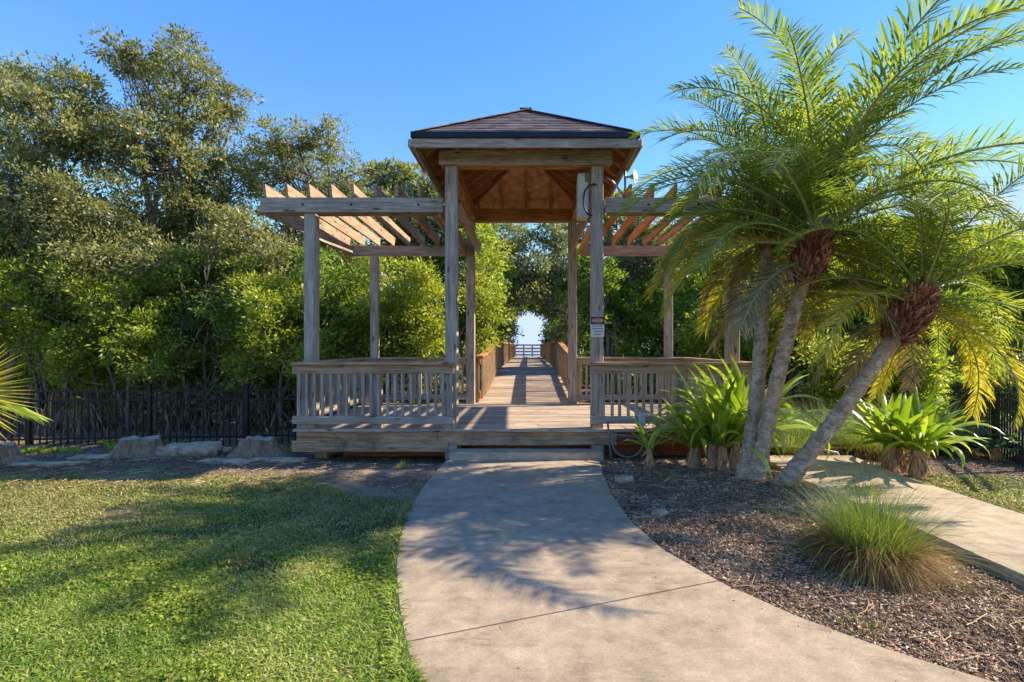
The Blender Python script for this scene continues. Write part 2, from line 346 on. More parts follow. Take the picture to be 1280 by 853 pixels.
def gz(x, y):
    x = np.asarray(x, float); y = np.asarray(y, float)
    z = -0.25*sstep(6.9, 9.4, y) - 0.30*sstep(9.6, 15, y) - 3.0*sstep(43, 60, y)
    z = z + 0.012*wob(x, y) + 0.05*wob(x*0.5, y*0.5)*sstep(7.5, 10, y)
    onp = (1-sstep(-0.15, 0.05, XL(y)-x))*(1-sstep(-0.15,0.05, x-XR(y)))*(1-sstep(7.1,7.3,y))
    z = z - 0.03*np.clip(onp,0,1)
    z = z + 0.13*np.exp(-(((x-2.6)/0.75)**2+((y-5.75)/0.6)**2)) + 0.06*np.exp(-(((x-2.0)/0.9)**2+((y-4.6)/1.0)**2))
    z = z - 0.10*np.exp(-(((x+1.8)/1.2)**2+((y-7.4)/0.35)**2))
    return z
def grid_axis(a, b, step, lo, hi):
    c = list(np.arange(a, b+1e-6, step)); s = step; v = b
    while v < hi: s *= 1.35; v += s; c.append(v)
    s = step; v = a
    while v > lo: s *= 1.35; v -= s; c.insert(0, v)
    return np.array(c)
gx = grid_axis(-8, 7, 0.07, -1500, 1500); gy = grid_axis(1.2, 10, 0.07, -60, 2500)
GX, GYY = np.meshgrid(gx, gy); GZ = gz(GX, GYY)
nx, ny = len(gx), len(gy); idx = np.arange(nx*ny).reshape(ny, nx)
Q = np.stack([idx[:-1,:-1], idx[:-1,1:], idx[1:,1:], idx[1:,:-1]], -1).reshape(-1,4)
go = np_mesh('ground', np.stack([GX, GYY, GZ], -1).reshape(-1,3), Q, M['ground'], smooth=True)
tag(go, kind='structure')
def lawn_mask(x, y):
    """1 where turf grows"""
    e = wob(x, y, 1.3); e2 = wob(x*2.1+5, y*2.1, 2.0)
    left = (x < XL(y) - 0.01) * (1 - sstep(5.85, 6.7, y + 0.35*e + 0.12*e2 + 0.55*sstep(-3.4,-1.2,x))) * (1-0.97*np.exp(-(((x+1.5)/0.75)**2+((y-5.95)/0.6)**2)*(1+0.5*e2))) * (1-0.8*sstep(0.15,0.6,wob(x*0.8+2,y*0.9,1.1))*sstep(4.2,5.6,y))
    right = (x > SF(y) + 0.05) * (1 - sstep(5.9, 6.4, y + 0.2*e)) 
    return np.clip(left + right, 0, 1)
def mulch_mask(x, y):
    e = wob(x, y, 1.3)
    bed = (x > XR(y)) * (x < SN(y)) * (y < 7.4)
    back = (x > XR(np.minimum(y,7.1))) * sstep(6.1, 6.6, y + 0.2*e)
    left = (x < XL(y)) * sstep(6.2, 6.8, y + 0.3*e + 0.9*np.exp(-((x+1.35)/0.7)**2)) * (1 - 0.95*np.exp(-(((x+2.4)/1.7)**2+((y-6.5)/0.42)**2)))
    return np.clip(bed + back + left + sstep(8.5, 9.2, y), 0, 1)
cov = np.stack([mulch_mask(GX,GYY), lawn_mask(GX,GYY), 0*GX, 0*GX+1], -1).reshape(-1,4)
ca = go.data.color_attributes.new('cover', 'FLOAT_COLOR', 'POINT'); ca.data.foreach_set('color', cov.astype(np.float32).ravel())

def slab_strip(name, rows, z0, z1, mat, gap_after=()):
    """rows: list of (left xy, right xy); slabs with open joints between"""
    mb = MB(); rows = [(np.array(a), np.array(b)) for a, b in rows]; K = 14
    start = 0
    for gi in list(gap_after) + [len(rows)-1]:
        seg = rows[start:gi+1]; start = gi
        seg = [list(r) for r in seg]
        dl = np.sign(seg[-1][0][1]-seg[0][0][1]) * 0.007
        for k, sgn in ((0, 1), (-1, -1)):
            seg[k][0] = seg[k][0] + np.array([0, sgn*dl]); seg[k][1] = seg[k][1] + np.array([0, sgn*dl])
        V = []; Fc = []; n = len(seg); b = 0.012
        for (a, c) in seg:
            ts = np.concatenate([[0, 0], np.linspace(0.006, 0.994, K), [1, 1]])
            for j, t in enumerate(ts):
                p = a*(1-t) + c*t
                z = z0 if j in (0, len(ts)-1) else (z1 - b if j in (1, len(ts)-2) else z1)
                V.append((p[0], p[1], z))
        m_ = K+4
        for i in range(n-1):
            for j in range(m_-1):
                q = (i*m_+j, i*m_+j+1, (i+1)*m_+j+1, (i+1)*m_+j)
                Fc.append(q if dl > 0 else q[::-1])
        Fc.append(tuple(range(m_))); Fc.append(tuple((n-1)*m_+j for j in range(m_))[::-1])
        mb.add(V, Fc)
    return mb.build(name, mat)
key = [(0.95,1.05),(2.73,3.45),(5.04,5.04),(7.1,7.1)]; rows = []; gaps = []
for k in range(3):
    n = 16
    for i in range(n + (k == 2)):
        t = i/n; a = key[k][0]*(1-t)+key[k+1][0]*t; b = key[k][1]*(1-t)+key[k+1][1]*t
        rows.append(((float(XL(a)), a), (float(XR(b)), b)))
    gaps.append(len(rows))
path = slab_strip('concrete_path', rows, -0.12, 0.022, M['conc'], gaps[:2]); tag(path, kind='structure')
ys = np.linspace(1.6, 7.11, 34)
sp_ = slab_strip('side_path', [((float(SN(y)), y), (float(SF(y)), y)) for y in ys], -0.15, 0.085, M['conc2'], (8, 21)); tag(sp_, kind='structure')
wm = MB().add([(-1400,41,-0.75),(1400,41,-0.75),(1400,2400,-0.75),(-1400,2400,-0.75)], [(0,1,2,3)])
tag(wm.build('water', M['water']), kind='structure')

# ------------------------------------------------------------------ gazebo, deck, pergolas
DZ = 0.40                                                # deck level
YF, YR = 7.53, 10.73
def post(x, y, z0, z1, s, mat, name, root, rng=random.Random(3)):
    mb = MB(); t = rng.uniform(-0.004, 0.004)
    mb.box(x-s/2, x+s/2, y-s/2, y+s/2, z0, z1, 0.008); return part(mb, name, mat, root)

deck = empty('deck', (0, 9, 0), 'weathered plank deck under the gazebo and pergolas with orange stained rim boards', 'deck')
rng = random.Random(11)
mb = MB(); y = 7.385
while y < 10.80:
    d = 0.135; cuts = [-3.4] + sorted([rng.uniform(-2.6, 2.6) for _ in range(2)]) + [3.36]
    for a, b in zip(cuts[:-1], cuts[1:]):
        dz = rng.uniform(-0.003, 0.002)
        mb.box(a+0.002, b-0.002, y+rng.uniform(0,0.003), y+d+rng.uniform(-0.002,0.001), DZ-0.038+dz, DZ+dz, 0.004)
    y += d + 0.009
part(mb, 'decking', M['deckx'], deck)
mb = MB(); mb.box(-3.36, -1.32, 7.43, 7.47, DZ-0.24, DZ-0.042, 0.004); part(mb, 'rim_board', M['rustrim'], deck)
mb = MB(); mb.box(-1.315, 1.29, 7.433, 7.472, DZ-0.24, DZ-0.042, 0.004); part(mb, 'rim_board', M['rustrim'], deck)
mb = MB(); mb.box(1.295, 3.33, 7.43, 7.47, DZ-0.24, DZ-0.042, 0.004); part(mb, 'rim_board', M['redrim'], deck)
mb = MB(); mb.box(-3.42, -1.16, 7.405, 7.428, DZ-0.33, DZ-0.17, 0.004); part(mb, 'fascia_board', M['rustrim'], deck)
mb = MB(); mb.box(-2.75, -1.2, 7.62, 7.66, DZ-0.44, DZ-0.25, 0.004); part(mb, 'support_beam', M['redrim'], deck)
mb = MB(); mb.box(1.15, 3.3, 7.60, 7.64, DZ-0.42, DZ-0.26, 0.004); part(mb, 'support_beam', M['redrim'], deck)
for x in (-3.36, 3.31):
    mb = MB(); mb.box(x-0.02, x+0.02, 7.475, 10.75, DZ-0.24, DZ-0.042, 0.004); part(mb, 'side_board', M['tan_y'], deck)
for x in (-3.1, -1.1, 1.1, 3.0):
    for y in (7.75, 9.2, 10.6): post(x, y, -0.7, DZ-0.25, 0.19, M['tan_z'], 'pile', deck)

step = MB(); step.box(-1.09, 1.05, 7.10, 7.385, -0.02, 0.125, 0.012)
so_ = step.build('entry_step', M['conc2']); tag(so_, 'low worn step between the concrete path and the deck edge', 'step')

gaz = empty('gazebo', (0, 9.1, DZ), 'tall wooden gazebo with hipped dark shingle roof on four posts', 'gazebo')
GP = {'fl': (-1.12, YF), 'fr': (1.01, YF), 'rl': (-1.20, YR), 'rr': (0.93, YR)}
for k, (x, y) in GP.items(): post(x, y, DZ-0.45, 4.22, 0.175, M['grey_z'], 'post', gaz)
mb = MB(); mb.box(-1.29, 1.22, 7.40, 7.445, 4.23, 4.44, 0.005); part(mb, 'front_beam', M['grey_x'], gaz)
mb = MB(); mb.box(-1.27, 1.20, 7.45, 7.61, 4.222, 4.46, 0.005); part(mb, 'front_beam', M['org_x'], gaz)
mb = MB(); mb.box(-1.32, 1.06, 10.64, 10.80, 4.20, 4.46, 0.005); part(mb, 'rear_beam', M['org_x'], gaz)
for x in (-1.16, 0.97):
    mb = MB(); mb.box(x-0.07, x+0.07, 7.612, 10.638, 4.22, 4.45, 0.005); part(mb, 'side_beam', M['org_y'], gaz)
for x in (-1.30, 1.11):                                  # ledgers that carry the pergolas, bolted to the posts
    mb = MB(); mb.box(x-0.02, x+0.02, 7.50, 10.78, 3.50, 3.75, 0.004); part(mb, 'ledger', M['tan_y'], gaz)
for x in (-1.02, 0.90):
    mb = MB(); mb.box(x-0.02, x+0.02, 7.64, 10.62, 3.50, 3.74, 0.004); part(mb, 'ledger', M['tan_y'], gaz)
# roof
EX0, EX1, EY0, EY1, EZ = -1.56, 1.49, 6.98, 11.28, 4.50
RXc = (EX0+EX1)/2; run = (EX1-EX0)/2; RZ = 5.50; RY0, RY1 = EY0+run, EY1-run
slope = (RZ-EZ)/run
def face_pts(side, s, t, off):
    """point on a roof face: s along the eave 0..1, t up the slope 0..1"""
    A = {'f': ((EX0,EY0),(EX1,EY0),(RXc,RY0),(RXc,RY0)), 'b': ((EX1,EY1),(EX0,EY1),(RXc,RY1),(RXc,RY1)),
         'l': ((EX0,EY1),(EX0,EY0),(RXc,RY0),(RXc,RY1)), 'r': ((EX1,EY0),(EX1,EY1),(RXc,RY1),(RXc,RY0))}[side]
    a, b, c, d = [np.array(p) for p in A]
    p = (a*(1-s)+b*s)*(1-t) + (d*(1-s)+c*s)*t
    return (p[0], p[1], EZ + (RZ-EZ)*t + off)
und = MB()
for sd_ in 'fblr':
    V = [face_pts(sd_, s, t, o) for o in (0.0, -0.02) for (s, t) in ((0,0),(1,0),(1,1),(0,1))]
    und.add(V, [(0,1,2,3),(7,6,5,4)])
roof = part(und, 'roof', M['osb'], gaz)
sh = MB(); rng = random.Random(5)
for sd_ in 'fblr':
    a, b = np.array(face_pts(sd_,0,0,0)), np.array(face_pts(sd_,1,0,0)); W0 = np.linalg.norm(b-a)
    rowsn = 14
    for i in range(rowsn):
        t0, t1 = max(0, i/rowsn - 0.006), min(0.9995, (i+1)/rowsn + 0.012)
        s = 0.0
        while s < 1:
            ds = rng.uniform(0.14, 0.3)/max(W0*(1-0.6*t0), 0.5); s1 = min(1, s+ds)
            lift = 0.012 + rng.uniform(0, 0.003); tj = t0 - rng.uniform(0, 0.006)*(i > 0)
            V = [face_pts(sd_,s,tj,lift+0.012), face_pts(sd_,s1,tj,lift+0.012), face_pts(sd_,s1,t1,0.006), face_pts(sd_,s,t1,0.006),
                 face_pts(sd_,s,tj,lift-0.002), face_pts(sd_,s1,tj,lift-0.002)]
            sh.add(V, [(0,1,2,3),(4,5,1,0)]); s = s1
so2 = sh; inlocal(so2, gaz); so2.build('shingles', M['shingle'], roof)
# hip caps
hc = MB()
for ex, ey, ry in ((EX0,EY0,RY0),(EX1,EY0,RY0),(EX0,EY1,RY1),(EX1,EY1,RY1)):
    p = Vector((ex,ey,EZ+0.022)); q = Vector((RXc,ry,RZ+0.026)); n = 16
    for i in range(n):
        hc.beam(p.lerp(q, i/n), p.lerp(q, (i+1.15)/n if i < n-1 else 1), 0.15, 0.012, 0)
hc.beam((RXc,RY0-0.05,RZ+0.036),(RXc,RY1+0.05,RZ+0.036),0.2,0.012,0)
inlocal(hc, gaz).build('ridge_caps', M['shingle'], roof)
def ring(z0, z1, out, th, mat, name, par=None, rt=gaz):
    mb = MB(); x0, x1, y0, y1 = EX0-out, EX1+out, EY0-out, EY1+out
    mb.box(x0, x1, y0, y0+th, z0, z1, 0.003); mb.box(x0, x1, y1-th, y1, z0, z1, 0.003)
    mb.box(x0, x0+th, y0+th+0.001, y1-th-0.001, z0, z1, 0.003); mb.box(x1-th, x1, y0+th+0.001, y1-th-0.001, z0, z1, 0.003)
    inlocal(mb, rt); return mb.build(name, mat, par or rt)
ring(EZ-0.065, EZ+0.018, 0.035, 0.03, M['drip'], 'drip_edge', roof)
mb = MB(); mb.box(EX0-0.02, EX1+0.02, EY0-0.004, EY0+0.034, EZ-0.19, EZ-0.067, 0.004); part(mb, 'fascia', M['grey_x'], gaz)
mb = MB(); mb.box(EX0-0.02, EX1+0.02, EY1-0.034, EY1+0.004, EZ-0.19, EZ-0.067, 0.004); part(mb, 'fascia', M['grey_x'], gaz)
for x in (EX0, EX1):
    mb = MB(); mb.box(x-0.02, x+0.018, EY0+0.036, EY1-0.036, EZ-0.21, EZ-0.067, 0.004); part(mb, 'fascia', M['grey_y'], gaz)
    # gutter end block that sticks out past the corner
    s_ = -1 if x < 0 else 1
    mb = MB(); mb.box(min(x+s_*0.022, x+s_*0.075), max(x+s_*0.022, x+s_*0.075), EY0-0.03, EY0+1.0, EZ-0.20, EZ-0.075, 0.02); part(mb, 'gutter', M['grey_y'], gaz)
# rafters under the sheathing
def rafter(p, q, nm='rafter', mat=None):
    mb = MB(); mb.beam(p, q, 0.042, 0.13, 0.003); part(mb, nm, mat or M['org_y'], gaz)
drop = 0.10
for i in range(1, 6):
    x = EX0 + (EX1-EX0)*i/6; t = 1-abs(x-RXc)/run; t = max(t, 0.12)
    for (ye, sg) in ((EY0, 1), (EY1, -1)):
        rafter((x, ye+sg*0.04, EZ-drop), (x, ye+sg*run*t, EZ+(RZ-EZ)*t-drop))
n = 10
for i in range(1, n):
    y = EY0 + (EY1-EY0)*i/n; t = min(1, (y-EY0)/run, (EY1-y)/run)
    for (xe, sg) in ((EX0, 1), (EX1, -1)):
        rafter((xe+sg*0.04, y, EZ-drop), (xe+sg*(run*t-0.03), y, EZ+(RZ-EZ)*t-drop), mat=M['org_x'])
for ex, ey, ry in ((EX0,EY0,RY0),(EX1,EY0,RY0),(EX0,EY1,RY1),(EX1,EY1,RY1)):
    rafter((ex*0.97, ey+(0.05 if ey < 9 else -0.05), EZ-drop-0.02), (RXc, ry, RZ-drop-0.04), 'hip_rafter')
rafter((RXc,RY0,RZ-0.13),(RXc,RY1,RZ-0.13),'ridge_board')

def pergola(side):
    s = -1 if side == 'left' else 1
    lab = ('wooden pergola left of the gazebo, its slatted top open to the sky' if s < 0 else
           'wooden pergola right of the gazebo, half hidden behind the palms')
    root = empty('pergola', (s*2.6, 9.1, DZ), lab, 'pergola', 'pergolas flanking the gazebo')
    xin = -1.235 if s < 0 else 1.125; xo = -3.88 if s < 0 else 3.80
    px_ = -3.18 if s < 0 else 3.0; pr = -3.21 if s < 0 else 2.94
    a, b = min(xin, xo), max(xin, xo)
    post(px_, YF, DZ-0.3, 3.535, 0.165, M['grey_z'], 'post', root); post(pr, YR, DZ-0.3, 3.48, 0.155, M['grey_z'], 'post', root)
    mb = MB(); mb.box(a, b, 7.41, 7.46, 3.54, 3.755, 0.005); part(mb, 'front_beam', M['grey_x'], root)
    mb = MB(); mb.box(a+0.05, b-0.05, 7.62, 7.66, 3.54, 3.75, 0.005); part(mb, 'front_beam', M['tan_x'], root)
    mb = MB(); mb.box(a+(0.22 if s<0 else 0), b-(0.22 if s>0 else 0), 10.70, 10.76, 3.485, 3.70, 0.005); part(mb, 'rear_beam', M['grey_x'], root)
    xs = xo - s*0.03
    mb = MB(); mb.beam((xs, 7.462, 3.62), (xs + (-s)*0.18, 10.75, 3.575), 0.045, 0.19, 0.004); part(mb, 'side_beam', M['grey_y'], root)
    for bx_ in (a+0.62, b-0.35 if s < 0 else a+0.3, (a+b)/2):
        mb = MB(); mb.tube([(bx_, 7.411, 3.65), (bx_, 7.398, 3.65)], 0.016, 10); part(mb, 'bolt', M['black'], root)
    rg = random.Random(8+s)
    for i in range(8):
        x0 = (-3.80 + i*0.318) if s < 0 else (1.48 + i*0.325)
        mb = MB(); dx = rg.uniform(-0.012, 0.012)
        zt = 3.935 if s < 0 else 3.93
        # a board on edge whose front end is sawn to a slant
        th = 0.02; V = []
        for x in (x0-th, x0+th):
            xx = x
            V += [(xx, 7.36, zt), (xx, 10.92, zt-0.03), (xx+dx, 10.86, zt-0.21), (xx, 7.40, zt-0.17)]
        mb.add(V, [(0,1,2,3),(7,6,5,4),(0,4,5,1),(1,5,6,2),(2,6,7,3),(3,7,4,0)])
        part(mb, 'slat', M['slat'] if s < 0 else M['org_y'], root)
    return root
pergola('left'); pergola('right')

def rail_run(root, p0, p1, posts, zfun=None, cap=0.14, H=0.95, sp=0.112, mat='tan', bal=0.042, low=True, flat=True):
    """railing from p0 to p1 on the deck: cap, top and bottom rails, balusters, posts"""
    p0 = np.array(p0, float); p1 = np.array(p1, float); d = p1-p0; L = np.linalg.norm(d); u = d/L
    ax = 'x' if abs(u[0]) > abs(u[1]) else 'y'
    zf = zfun or (lambda y: DZ)
    def P(t, z): q = p0+u*t; return (q[0], q[1], zf(q[1])+z)
    ns = 1 if zfun is None else 14
    for nm, z, wd, ht in (('rail_cap', H, cap, 0.04), ('top_rail', H-0.085, 0.045, 0.12), ('bottom_rail', 0.135, 0.045, 0.11)):
        mb = MB(); off = 0.0
        for i in range(ns):
            mb.beam(P(L*i/ns, z), P(L*(i+1)/ns, z), wd, ht, 0.004)
        part(mb, nm, M[('tan_' if nm != 'bottom_rail' else 'grey_')+ax], root)
    n = int(L/sp); rg = random.Random(int(L*97)); nrm = np.array([-u[1], u[0]])
    for i in range(n):
        t = (i+0.7)*L/n; q = p0+u*t; z = zf(q[1])
        mb = MB(); h = bal/2; off = nrm*rg.uniform(0.0, 0.004)
        mb.box(-h, h, -h*0.9, h*0.9, z+0.193, z+H-0.147, 0.003)
        a = rg.uniform(-0.012, 0.012); M_ = Matrix.Translation((q[0]+off[0], q[1]+off[1], 0)) @ Matrix.Rotation(a, 4, 'Y' if ax=='x' else 'X')
        Mz = Matrix.Translation((0,0,z+0.5)); mb.v = [np.array([(M_ @ Mz @ Matrix.Rotation(0,4,'Z') @ Vector((p[0],p[1],p[2]-z-0.5))) for p in v]) for v in mb.v]
        part(mb, 'baluster', M['grey_z'], root)
    for t in posts:
        q = p0+u*t; z = zf(q[1]); b = 0.06
        side = 0.0
        mb = MB(); mb.box(q[0]-b, q[0]+b, q[1]-b+0.091*(ax=='x'), q[1]+b+0.091*(ax=='x'), z-0.2, z+H-0.022, 0.005) if ax=='x' else \
                   mb.box(q[0]-b+0.085, q[0]+b+0.085, q[1]-b, q[1]+b, z-0.2, z+H-0.022, 0.005)
        part(mb, 'newel_post', M['grey_z'], root)
rr = empty('railing', (-2.2, 7.4, DZ), 'weathered picket railing along the front of the deck left of the entry', 'railing', 'deck railings')
rail_run(rr, (-3.40, 7.405), (-1.07, 7.405), (0.10, 1.20, 2.22))
rr = empty('railing', (2.2, 7.4, DZ), 'weathered picket railing along the front of the deck behind the strap leaved plants', 'railing', 'deck railings')
rail_run(rr, (0.90, 7.405), (3.34, 7.405), (0.10, 1.28, 2.3))
rr = empty('railing', (-3.3, 9, DZ), 'picket railing running back along the left end of the deck', 'railing', 'deck railings')
rail_run(rr, (-3.33, 7.5), (-3.33, 10.66), (1.6, 2.9))
rr = empty('railing', (3.25, 9, DZ), 'picket railing running back along the right end of the deck', 'railing', 'deck railings')
rail_run(rr, (3.25, 7.5), (3.25, 10.66), (1.6, 2.9))
rr = empty('railing', (-2.2, 10.75, DZ), 'picket railing at the back of the deck left of the boardwalk', 'railing', 'deck railings')
rail_run(rr, (-3.36, 10.70), (-1.22, 10.70), (1.05,))
rr = empty('railing', (2.2, 10.75, DZ), 'picket railing at the back of the deck right of the boardwalk', 'railing', 'deck railings')
rail_run(rr, (1.02, 10.70), (3.30, 10.70), (1.05,))

# boardwalk that climbs a little and runs out through the mangroves to the water
def bz(y): return DZ + 0.36*float(sstep(10.8, 17.5, y))
bw = empty('boardwalk', (0, 11, 0), 'long plank boardwalk rising from the deck through the tunnel of trees', 'boardwalk')
mb = MB(); y = 10.80; rng = random.Random(4)
while y < 42:
    d = 0.14; a, b = bz(y), bz(y+d); dz = rng.uniform(-0.003, 0.003); e = rng.uniform(-0.015, 0.015)
    V = [(-1.12+e,y,a-0.04),(1.10+e,y,a-0.04),(1.10+e,y+d,b-0.04),(-1.12+e,y+d,b-0.04),(-1.12+e,y,a+dz),(1.10+e,y,a+dz),(1.10+e,y+d,b+dz),(-1.12+e,y+d,b+dz)]
    mb.add(V, [(0,3,2,1),(4,5,6,7),(0,1,5,4),(1,2,6,5),(2,3,7,6),(3,0,4,7)]); y += d+0.008
part(mb, 'decking', M['deckx'], bw)
for x in (-1.05, 1.03):
    mb = MB()
    for i in range(30): y0 = 10.82+i*1.03; mb.beam((x,y0,bz(y0)-0.15),(x,y0+1.028,bz(y0+1.028)-0.15),0.05,0.2,0.003)
    part(mb, 'stringer', M['tan_y'], bw)
for y in np.arange(12, 41, 3.0):
    for x in (-0.95, 0.93): post(x, float(y), -1.4, bz(float(y))-0.26, 0.18, M['tan_z'], 'pile', bw)
def walk_rail(x, label):
    root = empty('handrail', (x, 11, DZ), label, 'handrail', 'handrails of the boardwalk'); s = 1 if x > 0 else -1
    sts = list(np.arange(10.86, 17.9, 0.35)) + list(np.arange(18, 41.9, 2.0))
    for nm, z, wd, ht, m in (('rail_cap', 0.98, 0.15, 0.04, 'org_y'), ('top_rail', 0.885, 0.04, 0.13, 'org_y'), ('middle_rail', 0.50, 0.04, 0.13, 'org_y'), ('bottom_rail', 0.16, 0.04, 0.13, 'org_y')):
        if nm == 'middle_rail': continue
        mb = MB()
        for a, b in zip(sts[:-1], sts[1:]): mb.beam((x,a,bz(a)+z),(x,b,bz(b)+z),wd,ht,0.0)
        part(mb, nm, M['org_y' if x < 0 else 'org_y'], root)
    y = 10.95; k = 0
    while y < 41.8 and k < 90:
        st = 0.13 if y < 17 else (0.3 if y < 25 else 0.9)
        mb = MB(); z = bz(y); mb.box(x-0.02-s*0.045, x+0.02-s*0.045, y-0.021, y+0.021, z+0.08, z+0.94, 0.0); part(mb, 'baluster', M['tan_z'], root); y += st; k += 1
    for y in np.arange(11.0, 41.5, 1.9):
        z = bz(float(y)); mb = MB(); mb.box(x+s*0.022, x+s*0.142, y-0.06, y+0.06, z-0.25, z+0.955, 0.004); part(mb, 'rail_post', M['tan_z'], root)
walk_rail(-1.03, 'orange brown handrail on the left side of the boardwalk, curving up then level')
walk_rail(1.01, 'orange brown handrail on the right side of the boardwalk, curving up then level')
er = empty('railing', (0, 41.9, 0.76), 'small pale railing closing the far end of the boardwalk above the water', 'railing')
for z in (0.93, 0.66, 0.40, 0.14):
    mb = MB(); mb.beam((-1.1, 41.9, 0.76+z), (1.1, 41.9, 0.76+z), 0.05, 0.13, 0); part(mb, 'rail', M['grey_x'], er)
for x in (-1.05, -0.35, 0.35, 1.05):
    mb = MB(); mb.box(x-0.06, x+0.06, 41.93, 42.03, 0.2, 1.72, 0); part(mb, 'rail_post', M['grey_z'], er)

# ------------------------------------------------------------------ fittings on the gazebo
cb = empty('cabinet', (0.83, 7.62, 3.4), 'pale green weathered cabinet mounted beside the right front gazebo post', 'cabinet')
mb = MB(); mb.box(0.735, 0.905, 7.545, 7.78, 3.50, 4.16, 0.018); part(mb, 'housing', M['cream'], cb)
mb = MB(); mb.box(0.755, 0.885, 7.528, 7.543, 3.54, 4.12, 0.004); part(mb, 'door', M['cream'], cb)
mb = MB(); mb.box(0.84, 0.88, 7.49, 7.526, 4.02, 4.14, 0.006); part(mb, 'latch', M['conduit'], cb)
def arc(cx, cz, r, a0, a1, y, n=18, rz=None): return [(cx+r*math.cos(R(a)), y, cz+(rz or r)*math.sin(R(a))) for a in np.linspace(a0, a1, n)]
mb = MB(); mb.tube(arc(0.92, 3.71, 0.12, 90, 275, 7.40, rz=0.22), 0.013, 8); mb.tube([(0.92,7.40,3.93),(0.95,7.41,3.95),(0.99,7.415,3.94)], 0.013, 8)
tag(mb.build('cable', M['black'], smooth=True), 'black cable looped against the cabinet on the right front gazebo post', 'cable')
# satellite dish on a bent mast
dr = empty('satellite_dish', (1.42, 7.75, 3.75), 'small round white antenna dish on a bent mast above the right pergola', 'antenna')
mast = MB(); mast.tube([(1.16,7.66,4.13),(1.24,7.68,4.10),(1.33,7.72,4.02),(1.43,7.75,3.9),(1.46,7.75,3.76),(1.47,7.75,3.6)], 0.016, 8)
part(mast, 'bracket', M['steel'], dr, True)
mast = MB(); mast.tube([(1.47,7.75,3.66),(1.47,7.75,4.27)], 0.017, 8); part(mast, 'mast', M['steel'], dr, True)
ds = MB(); dc = Vector((1.655, 7.72, 4.16)); ax = Vector((0.93, -0.35, 0.06)).normalized(); u = ax.cross(Vector((0,0,1))).normalized(); v = ax.cross(u)
V = []; Fc = []; sg = 24; rs = [0.0001, 0.04, 0.075, 0.10, 0.112]; hs = [0.0, 0.004, 0.016, 0.034, 0.044]
for side in (0, 1):
    for r_, h_ in zip(rs, hs):
        for k in range(sg):
            an = 2*math.pi*k/sg; V.append(dc + u*r_*math.cos(an) + v*r_*math.sin(an) - ax*(h_ + 0.012*side) * (1 if True else 1))
base = len(rs)*sg
for side in (0, 1):
    for i in range(len(rs)-1):
        for k in range(sg):
            q = [side*base+i*sg+k, side*base+i*sg+(k+1)%sg, side*base+(i+1)*sg+(k+1)%sg, side*base+(i+1)*sg+k]
            Fc.append(tuple(q if side else q[::-1]))
for k in range(sg):
    Fc.append((4*sg+k, 4*sg+(k+1)%sg, base+4*sg+(k+1)%sg, base+4*sg+k))
ds.add(V, Fc); part(ds, 'reflector', M['white'], dr, True)
arm = MB(); arm.tube([(1.47,7.75,4.16),(1.55,7.74,4.16),(1.61,7.735,4.16)], 0.018, 8); arm.box(1.55,1.59,7.71,7.76,4.13,4.19,0.005); part(arm, 'mount', M['boxgrey'], dr)
wire = MB(); wire.tube([(1.60,7.73,4.12),(1.62,7.72,4.0),(1.58,7.72,3.88),(1.49,7.73,3.78)], 0.005, 6); part(wire, 'lead', M['conduit'], dr)
# warning sign on the post
sy = YF-0.0875-0.006
sgn = empty('warning_sign', (1.005, sy, 1.84), 'small red, black and white notice screwed to the right front gazebo post', 'sign')
mb = MB(); mb.box(0.912, 1.108, sy-0.002, sy+0.004, 1.735, 1.915, 0); part(mb, 'text_panel', M['signwhite'], sgn)
mb = MB(); mb.box(0.912, 1.108, sy-0.002, sy+0.004, 1.918, 2.025, 0); hp = part(mb, 'header_panel', M['signblack'], sgn)
mb = MB(); mb.add([(1.01+0.088*math.cos(a), sy-0.004, 1.972+0.042*math.sin(a)) for a in np.linspace(0, 2*math.pi, 33)[:-1]], [tuple(range(32))]); inlocal(mb, sgn); mb.build('red_oval', M['signred'], hp)
def text(body, x, z, size, mat, name, parent, y):
    cu = bpy.data.curves.new(name, 'FONT'); cu.body = body; cu.size = size; cu.align_x = 'CENTER'; cu.align_y = 'CENTER'; cu.extrude = 0.0006
    tmp = bpy.data.objects.new(name+'_tmp', cu); C.objects.link(tmp); dg = bpy.context.evaluated_depsgraph_get()
    me = bpy.data.meshes.new_from_object(tmp.evaluated_get(dg)); bpy.data.objects.remove(tmp); me.materials.append(mat)
    me.transform(Matrix.Translation(Vector((x, y, z)) - sgn.location) @ Matrix.Rotation(R(90), 4, 'X')); return link(name, me, parent)
text('DANGER', 1.01, 1.972, 0.042, M['signwhite'], 'header_lettering', hp, sy-0.0055)
rg = random.Random(2)
for k, z in enumerate((1.893, 1.853, 1.813, 1.773)):       # four rows too small to read: word-long strokes
    mb = MB()
    x = 0.935 + (0.02 if k > 1 else 0); end = 1.085 - (0.02 if k == 3 else 0)
    while x < end:
        wl_ = min(rg.uniform(0.014, 0.034), end-x); mb.box(x, x+wl_, sy-0.0034, sy-0.0022, z-0.006, z+0.006, 0); x += wl_+0.006
    part(mb, 'print_line', M['signblack'], sgn)
